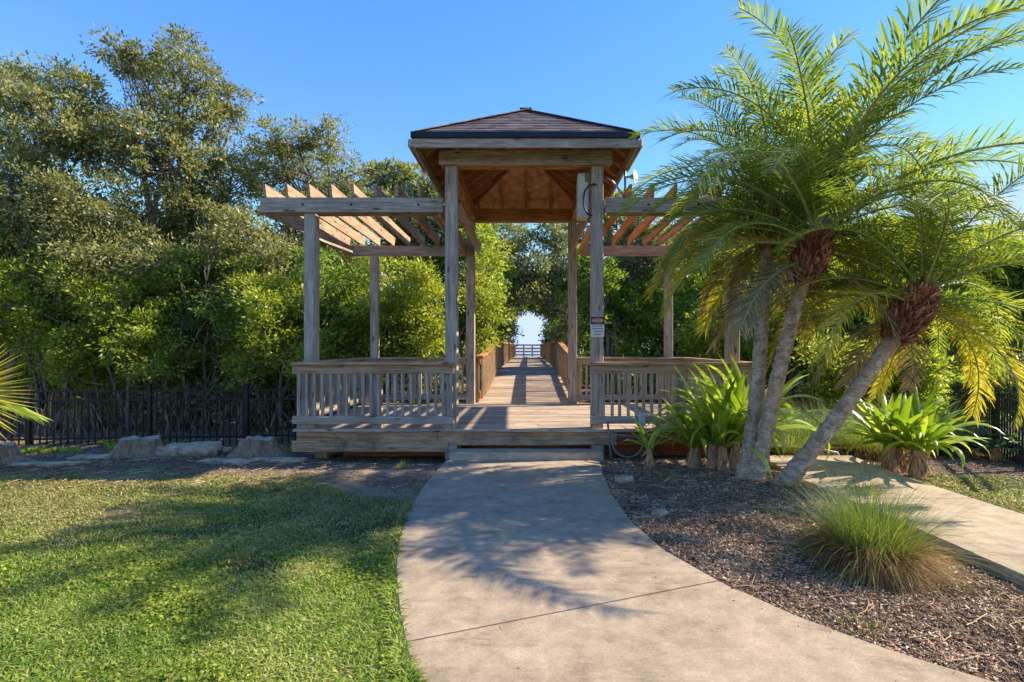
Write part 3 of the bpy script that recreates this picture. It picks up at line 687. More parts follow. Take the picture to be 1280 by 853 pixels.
# junction box and conduit on the right railing
jb = empty('junction_box', (1.62, 7.33, 0.62), 'grey electrical box fixed to the front railing at the right', 'electrical box')
mb = MB(); mb.box(1.585, 1.675, 7.27, 7.37, 0.46, 0.64, 0.01); part(mb, 'housing', M['boxgrey'], jb)
mb = MB(); mb.box(1.59, 1.67, 7.258, 7.268, 0.47, 0.63, 0.004); part(mb, 'cover', M['boxgrey'], jb)
cp = [(1.14,7.33,0.52),(1.16,7.32,0.30),(1.18,7.31,0.05),(1.19,7.30,-0.08)]
mb = MB(); mb.tube(cp, 0.016, 10); tag(mb.build('conduit_pipe', M['conduit'], smooth=True), 'straight grey conduit running from the railing down into the mulch', 'conduit')
lp = [(1.635,7.31,0.46)] + [(1.415+0.22*math.cos(R(a)), 7.27+0.03*math.sin(R(a)), 0.24+0.21*math.sin(R(a))) for a in np.linspace(0,-180,22)] + [(1.20,7.27,0.30),(1.25,7.27,0.335),(1.34,7.28,0.33),(1.55,7.30,0.30),(1.75,7.33,0.30)]
mb = MB(); mb.tube(lp, 0.016, 10); tag(mb.build('conduit_loop', M['conduit'], smooth=True), 'flexible grey conduit looping below the electrical box', 'conduit')

# ------------------------------------------------------------------ fences
def fence(name, pts, label, z_top=0.83, sp=0.12, post_t=()):
    p0, p1 = np.array(pts[0]), np.array(pts[1]); d = p1-p0; L = np.linalg.norm(d); u = d/L
    root = empty(name, (p0[0], p0[1], 0), label, 'fence', 'black picket fences')
    def at(t, z): q = p0+u*t; return (q[0], q[1], z)
    zb = lambda t: float(gz(*(p0+u*t)))
    for nm, z in (('top_rail', z_top-0.07), ('upper_rail', z_top-0.24), ('bottom_rail', -0.12)):
        mb = MB(); mb.beam(at(0,z), at(L,z), 0.03, 0.035, 0); part(mb, nm, M['black'], root)
    pk = MB(); pk.box(-0.0095,0.0095,-0.0095,0.0095,-0.32,z_top,0)
    me = None; n = int(L/sp)
    for i in range(n):
        q = p0+u*(i+0.5)*sp
        if me is None: o = pk.build('picket', M['black'], root); me = o
        else: o = me.copy(); C.objects.link(o); o.parent = root
        o.location = (q[0]-p0[0], q[1]-p0[1], 0); o.rotation_euler = (0, 0, math.atan2(u[1], u[0]))
    for t in post_t:
        q = p0+u*t; mb = MB(); mb.box(q[0]-0.032,q[0]+0.032,q[1]-0.032,q[1]+0.032,-0.45,z_top+0.06,0.004); part(mb, 'fence_post', M['black'], root)
    return root
fence('picket_fence', [(-10.4, 9.35), (-3.3, 9.95)], 'black metal picket fence left of the deck in front of the mangroves', post_t=(0.02, 1.2, 3.3, 5.05, 7.0))
fence('picket_fence', [(8.5, 10.3), (5.95, 5.7)], 'black metal picket fence at the right behind the dark green plants', z_top=0.92, post_t=(0.02, 1.4, 2.9, 4.3))

# ------------------------------------------------------------------ stumps and rocks by the fence
def stump(px, py, wpx, hpx, Y, label, seed, name='tree_stump'):
    x = PX(px, Y); rg = np.random.default_rng(seed); g = float(gz(x, Y)); r = wpx/2*Y/F; h = hpx*Y/F + 0.02
    root = empty(name, (x, Y, g), label, 'tree stump', 'stumps beside the fence')
    mb = MB(); seg = 28; V = []; Fc = []; ph = rg.uniform(0, 6, 4)
    zs = [(-0.06,1.35),(0.03,1.16),(0.2*h,0.98),(0.45*h,0.80),(0.75*h,0.68),(h*0.96,0.64),(h,0.60)]; h2 = h
    for zz, k in zs:
        for j in range(seg):
            a = 2*math.pi*j/seg
            fl = 1 + (0.16*math.sin(3*a+ph[0])+0.12*math.sin(5*a+ph[1])+0.06*math.sin(9*a+ph[2]))*(1.15-zz/h*0.6)
            V.append((x+r*k*fl*math.cos(a), Y+r*0.8*k*fl*math.sin(a), g+zz+(0.018*math.sin(a*3+ph[3])+0.014*math.sin(a*7+ph[0]))*zz/h+rg.uniform(-.006,.006)))
    for i in range(len(zs)-1):
        for j in range(seg):
            Fc.append((i*seg+j, i*seg+(j+1)%seg, (i+1)*seg+(j+1)%seg, (i+1)*seg+j))
    mb.add(V, Fc); part(mb, 'bark', M['stump'], root, True)
    mb = MB(); top = V[-seg:]; c = np.mean(top, 0); c[2] -= 0.015; mb.add(list(top)+[tuple(c)], [(j,(j+1)%seg,seg) for j in range(seg)]); part(mb, 'cut_face', M['stumptop'], root)
stump(176, 570, 70, 21, 7.75, 'wide brown tree stump with flared roots, left of the pale rock', 1)
stump(322, 570, 60, 22, 7.75, 'brown tree stump with flared roots, between the pale rock and the deck', 2)
stump(-4, 580, 60, 22, 7.0, 'tan tree stump cut off by the left edge of the photo', 3)
def rock(name, cx, cy, sx, sy_, sz, seed, label, group, sink=0.3, yaw=0.0, mat=None):
    import bmesh
    rg = np.random.default_rng(seed); bm = bmesh.new(); bmesh.ops.create_cube(bm, size=2.0)
    bmesh.ops.subdivide_edges(bm, edges=bm.edges[:], cuts=7, use_grid_fill=True)
    ph = rg.uniform(0, 6, 9)
    for v in bm.verts:
        p = np.array(v.co); q = p/np.linalg.norm(p)*1.25; p = p*0.6+q*0.4
        n = 0.10*math.sin(2.1*p[0]+ph[0]+1.3*p[1])+0.08*math.sin(3.7*p[1]+ph[1]+2*p[2])+0.06*math.sin(5.3*p[0]+ph[2])*math.sin(4.1*p[1]+ph[3])+rg.uniform(-0.025,0.025)
        p = p*(1+n+0.05*math.sin(9*p[0]+ph[4]+3*p[2])*math.sin(8*p[1]+ph[5])+0.04*math.sin(15*p[0]+ph[6])*math.sin(13*p[2]+ph[7])); v.co = Vector((p[0]*sx, p[1]*sy_, p[2]*sz))
    me = bpy.data.meshes.new(name); bm.to_mesh(me); bm.free(); me.materials.append(mat or M['rock'])
    o = link(name, me); o.location = (cx, cy, float(gz(cx, cy)) + sz*(1-sink)); o.rotation_euler = (0, 0, yaw)
    return tag(o, label, 'rock', group)
Yr = 7.8; rock('limestone_boulder', PX(239, Yr), Yr, 0.34, 0.2, 0.105, 5, 'flat topped pale limestone boulder between two brown stumps', 'rocks beside the fence', 0.2, 0.1)
for k, (px, Y, sx, sy_, sz, lb) in enumerate([
        (277, 8.4, 0.16, 0.12, 0.05, 'small pale rock lying just behind the large limestone boulder'),
        (345, 7.2, 0.36, 0.10, 0.03, 'long flat pale rock on the soil next to the deck corner'),
        (285, 7.05, 0.36, 0.09, 0.028, 'thin flat pale rock lying in front of the right hand stump'),
        (115, 7.35, 0.22, 0.12, 0.035, 'flat pale rock half buried left of the wide stump'),
        (62, 6.9, 0.45, 0.07, 0.025, 'long thin pale rock half buried in the shaded soil at the far left')]):
    rock('flat_rock', PX(px, Y), Y, sx, sy_, sz, 20+k, lb, 'flat rocks in the soil', 0.45, 0.1*k-0.2)
for k, (x, y, s_) in enumerate([(1.13, 6.0, 0.07), (1.22, 4.75, 0.05)]):
    rock('pale_stone', x, y, s_*1.4, s_, s_*0.6, 40+k, ['pale stone on the mulch near the top of the path edge', 'pale stone in the mulch where the path starts to curve right'][k], 'stones in the mulch bed', 0.4, 0.7*k)

# ------------------------------------------------------------------ foliage
def unit(a): return a/np.maximum(np.linalg.norm(a, axis=-1, keepdims=True), 1e-9)
def leaf_quads(P, A, Nn, L, W, fold=0.18):
    S = unit(np.cross(Nn, A)); Nn = unit(np.cross(A, S)); L = L[:,None]; W = W[:,None]
    v0 = P; v1 = P+A*L*0.45+S*W*0.5+Nn*W*fold; v2 = P+A*L-Nn*W*fold*0.8; v3 = P+A*L*0.45-S*W*0.5+Nn*W*fold
    V = np.stack([v0,v1,v2,v3],1).reshape(-1,3); Q = np.arange(len(P)*4).reshape(-1,4); return V, Q
def crown(lobes, rg, leaf=0.11, dens=1.0, per=46, crad=0.27):
    """lobes: (x,y,z,r). Small boughs of leaves spread through each lobe, thicker towards its outside."""
    Ps=[]; As=[]; Ns=[]; Ls=[]; Ws=[]; tips=[]
    for (x,y,z,r) in lobes:
        n = max(5, int(62*dens*r*r)); d = unit(rg.normal(size=(n,3))); rr = r*(0.35+0.72*rg.random((n,1))**0.55)
        c = np.array([x,y,z])+d*rr*np.array([1.0,0.9,0.85]); tips.append(c)
        cr = crad*rg.uniform(0.5,1.5,n)
        ls_ = rg.uniform(0.72,1.35,n); m = per; cc = np.repeat(c, m, 0); dd = unit(rg.normal(size=(n*m,3))); od = np.repeat(d, m, 0)
        rad = np.repeat(cr, m)[:,None]*rg.random((n*m,1))**0.45
        p = cc+dd*rad*np.array([1.1,1.1,0.62]); Ps.append(p)
        a = unit(dd*0.9+od*0.5+rg.normal(size=(n*m,3))*0.55+np.array([0,0,0.15])); As.append(a)
        nn = unit(rg.normal(size=(n*m,3))*0.75+np.array([0,0,0.8])+od*0.35); Ns.append(nn)
        l = leaf*np.repeat(ls_, m)*rg.uniform(0.6,1.3,n*m); Ls.append(l); Ws.append(l*rg.uniform(0.38,0.52,n*m))
    P=np.concatenate(Ps); return leaf_quads(P, np.concatenate(As), np.concatenate(Ns), np.concatenate(Ls), np.concatenate(Ws)), np.concatenate(tips)
def curve(p, q, n, rg, bend=0.12, sag=0.0):
    p = np.array(p, float); q = np.array(q, float); L = np.linalg.norm(q-p); off = rg.normal(size=3)*bend*L; off2 = rg.normal(size=3)*bend*0.5*L
    return [tuple(p*(1-t)+q*t+off*math.sin(math.pi*t)*0.6+off2*math.sin(2*math.pi*t)*0.5+np.array([0,0,sag*L*math.sin(math.pi*t)])) for t in np.linspace(0,1,n)]
TREES = 0
def tree(name, base, lobes_px, Y, mat, label, seed, bark='bark', tr=0.14, leaf=0.088, dens=1.15, dy=0.7, cat='tree', group=None, nt_=1, per=68, world=None, twigs=0.35, crad=0.27):
    rg = np.random.default_rng(seed); lobes = []
    if world is not None: lobes = world
    else:
        for (px, py, r) in lobes_px:
            yy = Y+rg.uniform(-dy, dy); lobes.append((PX(px,yy), yy, PZ(py,yy), r*yy/F))
    bx, by = base; g = float(gz(bx, by)); root = empty(name, (bx, by, g), label, cat, group)
    (V, Q), tips = crown(lobes, rg, leaf, dens, per, crad)
    np_mesh('crown', V-np.array(root.location), Q, mat, root)
    lz = sorted(lobes, key=lambda l: l[2]); zt = np.mean([l[2] for l in lobes]); xt = np.mean([l[0] for l in lobes]); yt = np.mean([l[1] for l in lobes])
    hub = []
    mb = MB()
    for k in range(nt_):
        off = rg.normal(size=2)*0.25 if k else np.zeros(2)
        sx = xt+(rg.uniform(-0.9,0.9) if nt_ > 1 else 0)
        if abs(bx) < 3.5: sx = bx*rg.uniform(0.85, 1.1)
        c = curve((bx+off[0],by+off[1],g-0.1),(sx,yt,max(zt-0.3, g+0.6)),9,rg,0.07); mb.tube(c, list(np.linspace(tr,tr*0.45,9)), 9, jit=0.06, rng=random.Random(seed)); hub.append(c)
    part(mb, 'trunk', M[bark], root, True)
    lm = MB()
    for l in lobes:
        c = hub[rg.integers(len(hub))]; cand = [p for p in c[2:] if p[2] < l[2]+0.3] or [c[2]]; s = cand[int(rg.integers(max(1,len(cand)//2), len(cand)+1))-1]
        e = (l[0],l[1],l[2]); cc = curve(s, e, 6, rg, 0.10, 0.03); lm.tube(cc, list(np.linspace(tr*0.4, tr*0.14, 6)), 6)
        near = tips[np.linalg.norm(tips-np.array(e),axis=1) < l[3]*1.1]
        k = min(len(near), max(3, int(len(near)*twigs)))
        for tp in near[rg.permutation(len(near))[:k]]:
            cc2 = curve(cc[int(rg.integers(3,6))], tp, 4, rg, 0.12); lm.tube(cc2, list(np.linspace(0.02, 0.006, 4)), 4, cap=False)
    part(lm, 'limbs', M[bark], root, True)
    return root
TG = 'mangrove trees behind the deck'
tree('mangrove_tree', (PX(40,12.2),12.2), [(-15,100,38),(18,112,32),(62,98,28),(100,112,30),(60,155,50),(0,170,55),(110,170,45),(35,240,62),(-45,250,75),(110,250,52),(60,310,55),(-20,350,55),(40,370,45),(120,330,45)], 12.5, M['leafA'],
     'broad olive mangrove at the far left edge of the trees', 101, tr=0.12, group=TG, nt_=2)
tree('mangrove_tree', (PX(200,13.2),13.2), [(142,58,20),(162,78,26),(228,56,22),(215,88,27),(190,105,34),(252,104,26),(287,124,24),(243,146,40),(292,150,20),(180,165,46),(135,190,44),(220,215,55),(290,222,40),(170,285,58),(255,290,55),(130,360,40),(215,355,45),(290,350,42)], 13.4, M['leafA'],
     'tallest olive mangrove with a ragged two pointed top', 102, tr=0.13, group=TG, nt_=2)
tree('mangrove_tree', (PX(385,14),14), [(342,176,24),(372,172,22),(413,174,23),(330,212,36),(385,220,42),(432,222,34),(355,285,50),(430,295,45),(395,330,42),(320,345,35)], 14.2, M['leafA'],
     'olive mangrove above the left end of the pergola', 103, tr=0.11, group=TG, nt_=2)
tree('mangrove_tree', (PX(510,16.5),16.5), [(472,226,24),(503,224,24),(538,234,26),(485,275,42),(545,285,40),(580,270,36),(510,330,40)], 17, M['leafD'],
     'grey green mangrove showing between the pergola and the gazebo roof', 104, tr=0.15, group=TG, leaf=0.13)
tree('mangrove_tree', (PX(790,18),18), [(752,258,22),(778,262,20),(806,282,24),(740,295,26),(785,315,36),(835,320,36)], 18, M['leafD'],
     'grey green mangrove rising behind the right pergola and the antenna', 105, tr=0.15, group=TG, leaf=0.13)
# bright understory against the fence line
row = [(-30,345,55,'leafB','bright mangrove bush at the far left behind the fan shaped palm leaf'),
       (60,385,50,'leafB','bright yellow green mangrove bush left of the two stumps'),
       (110,320,48,'leafA','olive mangrove bush with bare stems under the tallest tree'),
       (170,400,48,'leafB','bright yellow green mangrove bush straight above the wide stump'),
       (245,375,50,'leafC','deep green mangrove bush above the limestone boulder'),
       (300,310,44,'leafA','olive mangrove bush left of the pergola beam'),
       (330,400,48,'leafB','bright mangrove bush at the left end of the deck'),
       (415,360,46,'leafC','deep green mangrove bush behind the left front pergola post'),
       (430,425,38,'leafB','low bright mangrove bush behind the left railing'),
       (500,370,46,'leafB','bright mangrove bush between the rear pergola post and gazebo'),
       (515,430,36,'leafC','low deep green mangrove bush behind the rear left railing'),
       (605,345,32,'leafB','bright yellow green mangrove bush left of the boardwalk entrance')]
for k, (px, py, r, mt, lb) in enumerate(row):
    rg = np.random.default_rng(300+k); Y = 11.8+rg.uniform(-0.5,0.7) + (1.2 if px > 590 else 0)
    py += 12; wd_ = 1.7 if mt == 'leafA' else 1.0; L = [(px+rg.normal()*.62*r*wd_, py+rg.uniform(-1.15,1.15)*r, r*rg.uniform(0.28,0.62)) for _ in range(17)] + [(px,py,r*0.6)]
    if px > 590: L = [(600,300,22),(612,340,22),(598,370,24),(612,400,20),(605,425,18),(625,318,14),(618,370,14)]
    tree('mangrove_bush', (PX(px,Y) if px < 590 else -2.2,Y+0.2), L, Y, M[mt], lb, 310+k, bark='bark', tr=0.045, dy=0.55, cat='bush', group='mangrove bushes behind the fence', nt_=3, leaf=0.085)
# trees along the boardwalk, closing over it
tree('mangrove_tree', (-2.4,17), [(560,330,40),(588,300,34),(600,360,32),(622,335,22),(575,400,34),(607,410,24)], 17, M['leafC'], 'mangrove leaning over the left handrail near the start of the boardwalk', 401, 'palebark', 0.09, group=TG, nt_=3, leaf=0.12)
tree('mangrove_tree', (2.6,17), [(728,330,22),(722,365,20),(745,350,30),(732,400,22),(765,390,34),(725,430,16)], 17, M['leafC'], 'mangrove beside the right handrail near the start of the boardwalk', 402, 'palebark', 0.09, group=TG, nt_=3, leaf=0.12)
tree('mangrove_tree', (-2.7,26), [(622,385,18),(632,350,20),(620,320,26),(645,345,15),(628,415,12),(650,372,11),(640,300,24),(612,350,20),(634,394,9),(662,330,20),(655,352,16),(668,365,12),(640,365,16)], 26, M['leafD'], 'grey green mangrove arching over the boardwalk from the left', 403, 'palebark', 0.12, group=TG, leaf=0.15, nt_=3, dens=0.8, crad=0.4)
tree('mangrove_tree', (2.7,27), [(698,385,17),(692,350,17),(705,325,22),(675,372,11),(696,415,13),(686,392,8),(690,295,22),(665,352,12),(710,360,20),(678,352,16),(684,375,12)], 27, M['leafD'], 'grey green mangrove arching over the boardwalk from the right', 404, 'palebark', 0.12, group=TG, leaf=0.15, nt_=3, dens=0.8, crad=0.4)
tree('mangrove_tree', (-2.6,35), [(628,395,14),(640,380,11),(625,370,18),(652,376,8),(636,412,9),(632,426,9),(648,388,8),(660,378,10),(655,360,16)], 35, M['leafC'], 'dark mangrove framing the left side of the far boardwalk opening', 405, 'bark', 0.12, group=TG, leaf=0.17, nt_=2, dens=0.8, crad=0.4)
tree('mangrove_tree', (2.4,35), [(696,395,13),(684,385,9),(700,370,18),(672,380,8),(691,408,9),(690,425,10),(676,388,8),(668,380,9),(670,355,15)], 35, M['leafC'], 'dark mangrove framing the right side of the far boardwalk opening', 406, 'bark', 0.12, group=TG, leaf=0.17, nt_=2, dens=0.8, crad=0.4)
# right hand wood
right = [(775,370,46,'leafC',20,'deep green mangrove right of the gazebo post with the sign'),
         (835,330,50,'leafC',20.5,'deep green mangrove behind the rear right pergola post'),
         (850,400,48,'leafB',18,'deep green bush behind the right railing'),
         (925,350,54,'leafC',17,'deep green tree behind the right front pergola post'),
         (990,385,44,'leafB',12.2,'bright green bush showing between the crossed palm trunks'),
         (1010,310,52,'leafC',14.5,'deep green tree behind the crown of the middle palm'),
         (1065,400,44,'leafC',11.8,'deep green bush left of the leaning palm trunk'),
         (1110,330,55,'leafC',14.2,'deep green tree behind the crown of the leaning palm'),
         (1160,410,44,'leafC',11.6,'deep green bush right of the leaning palm trunk'),
         (1215,340,56,'leafB',13.4,'bright green tree at the right behind the yellow palm fronds'),
         (1290,370,60,'leafC',12.5,'deep green tree at the right edge behind the clipped hedge')]
for k, (px, py, r, mt, Y, lb) in enumerate(right):
    rg = np.random.default_rng(500+k); L = [(px+rg.uniform(-.75,.75)*r, py+rg.uniform(-.6,.7)*r, r*rg.uniform(0.45,0.75)) for _ in range(7)] + [(px,py,r*0.8)]
    tree('tree' if 'tree' in lb else 'bush', (PX(px,Y),Y+0.2), L, Y, M[mt], lb, 510+k, tr=0.08, dy=0.6, cat='tree' if 'tree' in lb else 'bush', nt_=2, leaf=0.12, group='trees and bushes on the right')
# far mass of the wood, one object: nobody could count it
rg = np.random.default_rng(77); LB = []
for k in range(190):
    x = rg.uniform(-24, 19); y = rg.uniform(16, 22)
    if abs(x) < 3.2: continue
    LB.append((x, y, rg.uniform(-0.2, 5.6 if x < -5 else (4.2 if x < 0 else 3.3)), rg.uniform(0.9, 1.4)))
for k in range(60):
    x = rg.uniform(2.2, 5)*(1 if k % 2 else -1); LB.append((x, rg.uniform(22, 40), rg.uniform(0, 3.2), rg.uniform(0.7, 1.0)))
for k in range(40):                                       # low growth right behind fence and deck
    x = rg.uniform(-11, 9)
    if abs(x) < 2.6: continue
    LB.append((x, rg.uniform(12.2, 14), rg.uniform(-0.2, 0.7), rg.uniform(0.5, 0.8)))
for nm_, mt_, lb_ in (('L', 'leafA', 'dense mass of mangroves filling in behind the left trees'), ('R', 'leafC', 'dense mass of mangroves filling in behind the right trees')):
    (V, Q), _ = crown([l for l in LB if (l[0] < 0) == (nm_ == 'L')], rg, 0.17, 0.75, 40, 0.42)
    tag(np_mesh('distant_wood', V, Q, M[mt_]), lb_, 'woods', kind='stuff')
rg = np.random.default_rng(78); LB = []
for k in range(105):
    x = rg.uniform(-13, -2.6) if k % 3 else rg.uniform(4.5, 11); LB.append((x, rg.uniform(12.3, 13.8), rg.uniform(0.35, 2.9), rg.uniform(0.45, 0.8)))
(V, Q), _ = crown(LB, rg, 0.09, 0.9, 60, 0.3)
tag(np_mesh('undergrowth', V, Q, M['leafB']), 'bright leafy undergrowth filling the gaps between the bushes', 'undergrowth', kind='stuff')
# tangle of bare stems and prop roots behind the fence
rg = np.random.default_rng(9); mb = MB()
for k in range(1000):
    x = rg.uniform(-12, 10); y = rg.uniform(10.6, 13.5)
    if abs(x) < 1.5: continue
    L = rg.uniform(0.3, 1.1); a = rg.uniform(0, 6.28); t = rg.uniform(0.1, 1.0); g = float(gz(x,y))
    c = curve((x,y,g-0.05),(x+L*t*math.cos(a), y+L*t*math.sin(a)*0.5, g+L), 6, rg, 0.12); r0 = rg.uniform(0.005, 0.016)
    mb.tube(c, list(np.linspace(r0, r0*0.4, 6)), 5, cap=False)
tag(mb.build('bare_stems', M['litterstem'], smooth=True), 'tangle of thin bare stems and prop roots behind the fence', 'stems', kind='stuff')

# ------------------------------------------------------------------ palms
def frond_mesh(name, L, e0, bend, rg, ll=0.33, npair=88, mat='frond', twist=0.0, vee=0.45, lw=0.0066):
    """rachis leaves the origin along +X rising at e0 and bends down; leaflets both sides"""
    n = 26; ts = np.linspace(0,1,n); ang = e0 - bend*ts**1.35; ds = L/(n-1)
    P = np.zeros((n,3)); side = np.cumsum(np.full(n, twist/n))
    for i in range(1,n):
        a = (ang[i]+ang[i-1])/2; P[i] = P[i-1]+ds*np.array([math.cos(a)*math.cos(side[i]), math.cos(a)*math.sin(side[i]), math.sin(a)])
    T = np.gradient(P, axis=0); T = unit(T); S = unit(np.cross(T, np.array([0,0,1.0]))); U = np.cross(S, T)
    U = U*np.sign(U[:, 2:3] + 1e-6) if False else U
    V=[]; Fc=[]; mi=[]
    for k in range(npair*2):
        s = 1 if k % 2 else -1; t = 0.10+0.90*((k//2)+rg.uniform(0,0.6))/npair; t = min(t, 0.995); f = t*(n-1); i = min(int(f), n-2); fr = f-i
        p = P[i]*(1-fr)+P[i+1]*fr; T_=T[i]; S_=S[i]; U_=U[i]
        prof = (min(1, 0.35+t*3.2) if t < 0.25 else 1)*(1-0.62*max(0, t-0.45)/0.55)
        l = ll*prof*rg.uniform(0.72,1.15)*(0.45 if rg.random() < 0.05 else 1); fw = 0.5+0.75*t+rg.normal()*.2
        d = unit(S_*s*1.0+T_*fw+U_*(vee+rg.normal()*.2))[None][0]
        w = lw*rg.uniform(0.8,1.15); sag = rg.uniform(0.05,0.5)*l
        nrm = unit(np.cross(d, T_)); wd = unit(T_ - d*np.dot(T_, d))
        b = len(V); q1 = p+d*l*0.4+np.array([0,0,-sag*0.15]); q2 = p+d*l*0.75+np.array([0,0,-sag*0.5]); q3 = p+d*l+np.array([0,0,-sag])
        V += [p-wd*w*0.5, p+wd*w*0.5, q1-wd*w, q1+wd*w, q2-wd*w*0.7, q2+wd*w*0.7, q3-wd*0.001, q3+wd*0.001]
        Fc += [(b,b+1,b+3,b+2),(b+2,b+3,b+5,b+4),(b+4,b+5,b+7,b+6)]; mi += [0,0,0]
    seg = 5; b0 = len(V)
    for i in range(n):
        r = 0.013*(1-0.8*ts[i])+0.002
        for k in range(seg):
            an = 2*math.pi*k/seg; V.append(P[i]+(S[i]*math.cos(an)*(1.5 if i < 4 else 1)+U[i]*math.sin(an))*r)
    for i in range(n-1):
        for k in range(seg): Fc.append((b0+i*seg+k, b0+i*seg+(k+1)%seg, b0+(i+1)*seg+(k+1)%seg, b0+(i+1)*seg+k)); mi.append(1)
    me = bpy.data.meshes.new(name); me.from_pydata([tuple(v) for v in V], [], Fc); me.materials.append(M[mat]); me.materials.append(M['rachis'])
    me.polygons.foreach_set('material_index', mi); me.update(); return me
rgf = np.random.default_rng(21)
FR = {'up': [frond_mesh('frond', 2.3, R(76), R(bb), rgf, ll=0.44, lw=0.0085, twist=tw) for tw, bb in ((-.5,80),(.45,95),(.1,70),(-.2,100))],
      'mid': [frond_mesh('frond', 2.15, R(50), R(98), rgf, ll=0.36, twist=tw) for tw in (-.4,.3,0,.15)],
      'low': [frond_mesh('frond', 1.8, R(25), R(85), rgf, twist=tw) for tw in (-.3,.3,0)],
      'yel': [frond_mesh('frond', 1.75, R(10), R(95), rgf, mat='frondY', twist=tw) for tw in (-.3,.3)],
      'dry': [frond_mesh('frond', 1.2, R(-25), R(60), rgf, mat='frondB', twist=tw, vee=0.1) for tw in (-.3,.3)]}
def palm(trunk_px, Ys, rads, crown_lean, label, seed, boots_len=0.5, boots_r=0.2, scale=1.0, counts=(12,18,14,6,4), az_bias=None):
    rg = random.Random(seed); pts = [Vector((PX(px,Y), Y, PZ(py,Y))) for (px,py),Y in zip(trunk_px, Ys)]
    # resample
    n = 70; out = []; rr = []
    K = len(pts)
    for i in range(n):
        t = i/(n-1)*(K-1); k = min(int(t), K-2); f = t-k
        p0, p1, p2, p3 = pts[max(k-1,0)], pts[k], pts[k+1], pts[min(k+2,K-1)]
        out.append(0.5*((2*p1)+(p2-p0)*f+(2*p0-5*p1+4*p2-p3)*f*f+(3*p1-p0-3*p2+p3)*f**3))
        rr.append((rads[k]*(1-f)+rads[k+1]*f)*(1+0.05*math.sin(i*2.4)+rg.uniform(-.03,.03)))
    root = empty('palm_tree', tuple(pts[0]), label, 'palm', 'cluster of three palms')
    mb = MB(); mb.tube(out, rr, 16, jit=0.05, rng=rg)
    part(mb, 'trunk', M['palmbark'], root, False)
    top = out[-1]; ax = (out[-1]-out[-8]).normalized(); ax = (ax*0.7+Vector(crown_lean)*0.3).normalized()
    # boots: overlapping old leaf bases
    bm_ = MB(); u = ax.cross(Vector((0,1,0))).normalized(); v = ax.cross(u); base = top-ax*0.05
    prof = lambda t: boots_r*(0.50+0.62*math.sin((0.06+0.86*t)*math.pi))
    bm_.tube([base+ax*boots_len*t for t in np.linspace(0,1,8)], [prof(t)*0.8 for t in np.linspace(0,1,8)], 12)
    for i in range(430):
        t = i/430; a = i*2.39996; r = prof(t); c = base+ax*boots_len*t; d = u*math.cos(a)+v*math.sin(a); s = ax.cross(d).normalized()
        o = c+d*r*0.74; h = 0.05*rg.uniform(0.7,1.4); wv_ = 0.023*rg.uniform(0.7,1.4); tip = o+d*0.05*rg.uniform(0.3,1.7)+ax*h+s*rg.uniform(-.02,.02)
        V = [o-s*wv_-ax*0.02, o+s*wv_-ax*0.02, tip+s*wv_*0.35, tip-s*wv_*0.35, o+d*0.03-ax*0.02]
        bm_.add([tuple(p) for p in V], [(0,4,3),(4,2,3),(4,1,2),(0,3,2,1)])
        if i % 2 == 0:                                    # hanging fibre
            q = o+d*0.05; e = q+d*0.05+Vector((rg.uniform(-.03,.03),rg.uniform(-.03,.03),-rg.uniform(.05,.14)))
            bm_.add([tuple(q-s*0.006),tuple(q+s*0.006),tuple(e)], [(0,1,2)])
    part(bm_, 'boots', M['boots'], root)
    cc = base+ax*boots_len*0.98; k = 0
    for kind, cnt, tilt in (('up',counts[0],0.0),('mid',counts[1],0),('low',counts[2],0),('yel',counts[3],0),('dry',counts[4],0)):
        ph = rg.uniform(0, 6.28)
        for i in range(cnt):
            me = rg.choice(FR[kind]); a = ph+i*2*math.pi/cnt+rg.uniform(-.3,.3)
            if kind in ('low','yel','dry') and abs(math.remainder(a+math.pi/2, 2*math.pi)) < (1.15 if kind != 'low' else 1.1): continue
            if kind == 'mid' and abs(math.remainder(a+math.pi/2, 2*math.pi)) < 0.4: continue
            o = link('frond', me, root)
            s = scale*rg.uniform(0.85,1.12); pit = rg.uniform(-0.22,0.22)
            q = ax.to_track_quat('Z','Y').to_matrix().to_4x4() if False else Vector((0,0,1)).rotation_difference((ax*0.55+Vector((0,0,0.45))).normalized()).to_matrix().to_4x4()
            back = {'up':0.0,'mid':-0.05,'low':-0.14,'yel':-0.2,'dry':-0.3}[kind]
            o.matrix_local = Matrix.Translation(cc-Vector(root.location)+ax*back) @ q @ Matrix.Rotation(a,4,'Z') @ Matrix.Rotation(-pit,4,'Y') @ Matrix.Diagonal((s,s,s,1))
    return root
palm([(928,622),(938,560),(946,490),(953,400),(957,330),(960,305)], [5.75,5.82,5.9,6.0,6.1,6.1], [0.14,0.09,0.08,0.075,0.072,0.072], (-0.15,0.1,1),
     'leftmost of the three palms, with a straight grey speckled trunk', 31, boots_len=0.40, boots_r=0.15, scale=0.9, counts=(8,14,16,9,6))
palm([(942,618),(957,540),(975,460),(991,395),(1005,348)], [5.68,5.66,5.64,5.62,5.6], [0.10,0.082,0.078,0.074,0.072], (0.2,-0.1,1),
     'middle palm of the three, crossing behind the grey trunk, with a reddish brown boot knob', 32, boots_len=0.56, boots_r=0.175, scale=1.12, counts=(16,28,20,8,5))
palm([(975,612),(1010,568),(1048,520),(1085,468),(1120,420)], [5.55,5.5,5.46,5.42,5.4], [0.115,0.088,0.08,0.077,0.08], (0.35,0,1),
     'rightmost of the three palms, its trunk leaning far to the right', 33, boots_len=0.62, boots_r=0.185, scale=0.88, counts=(6,20,19,18,6))

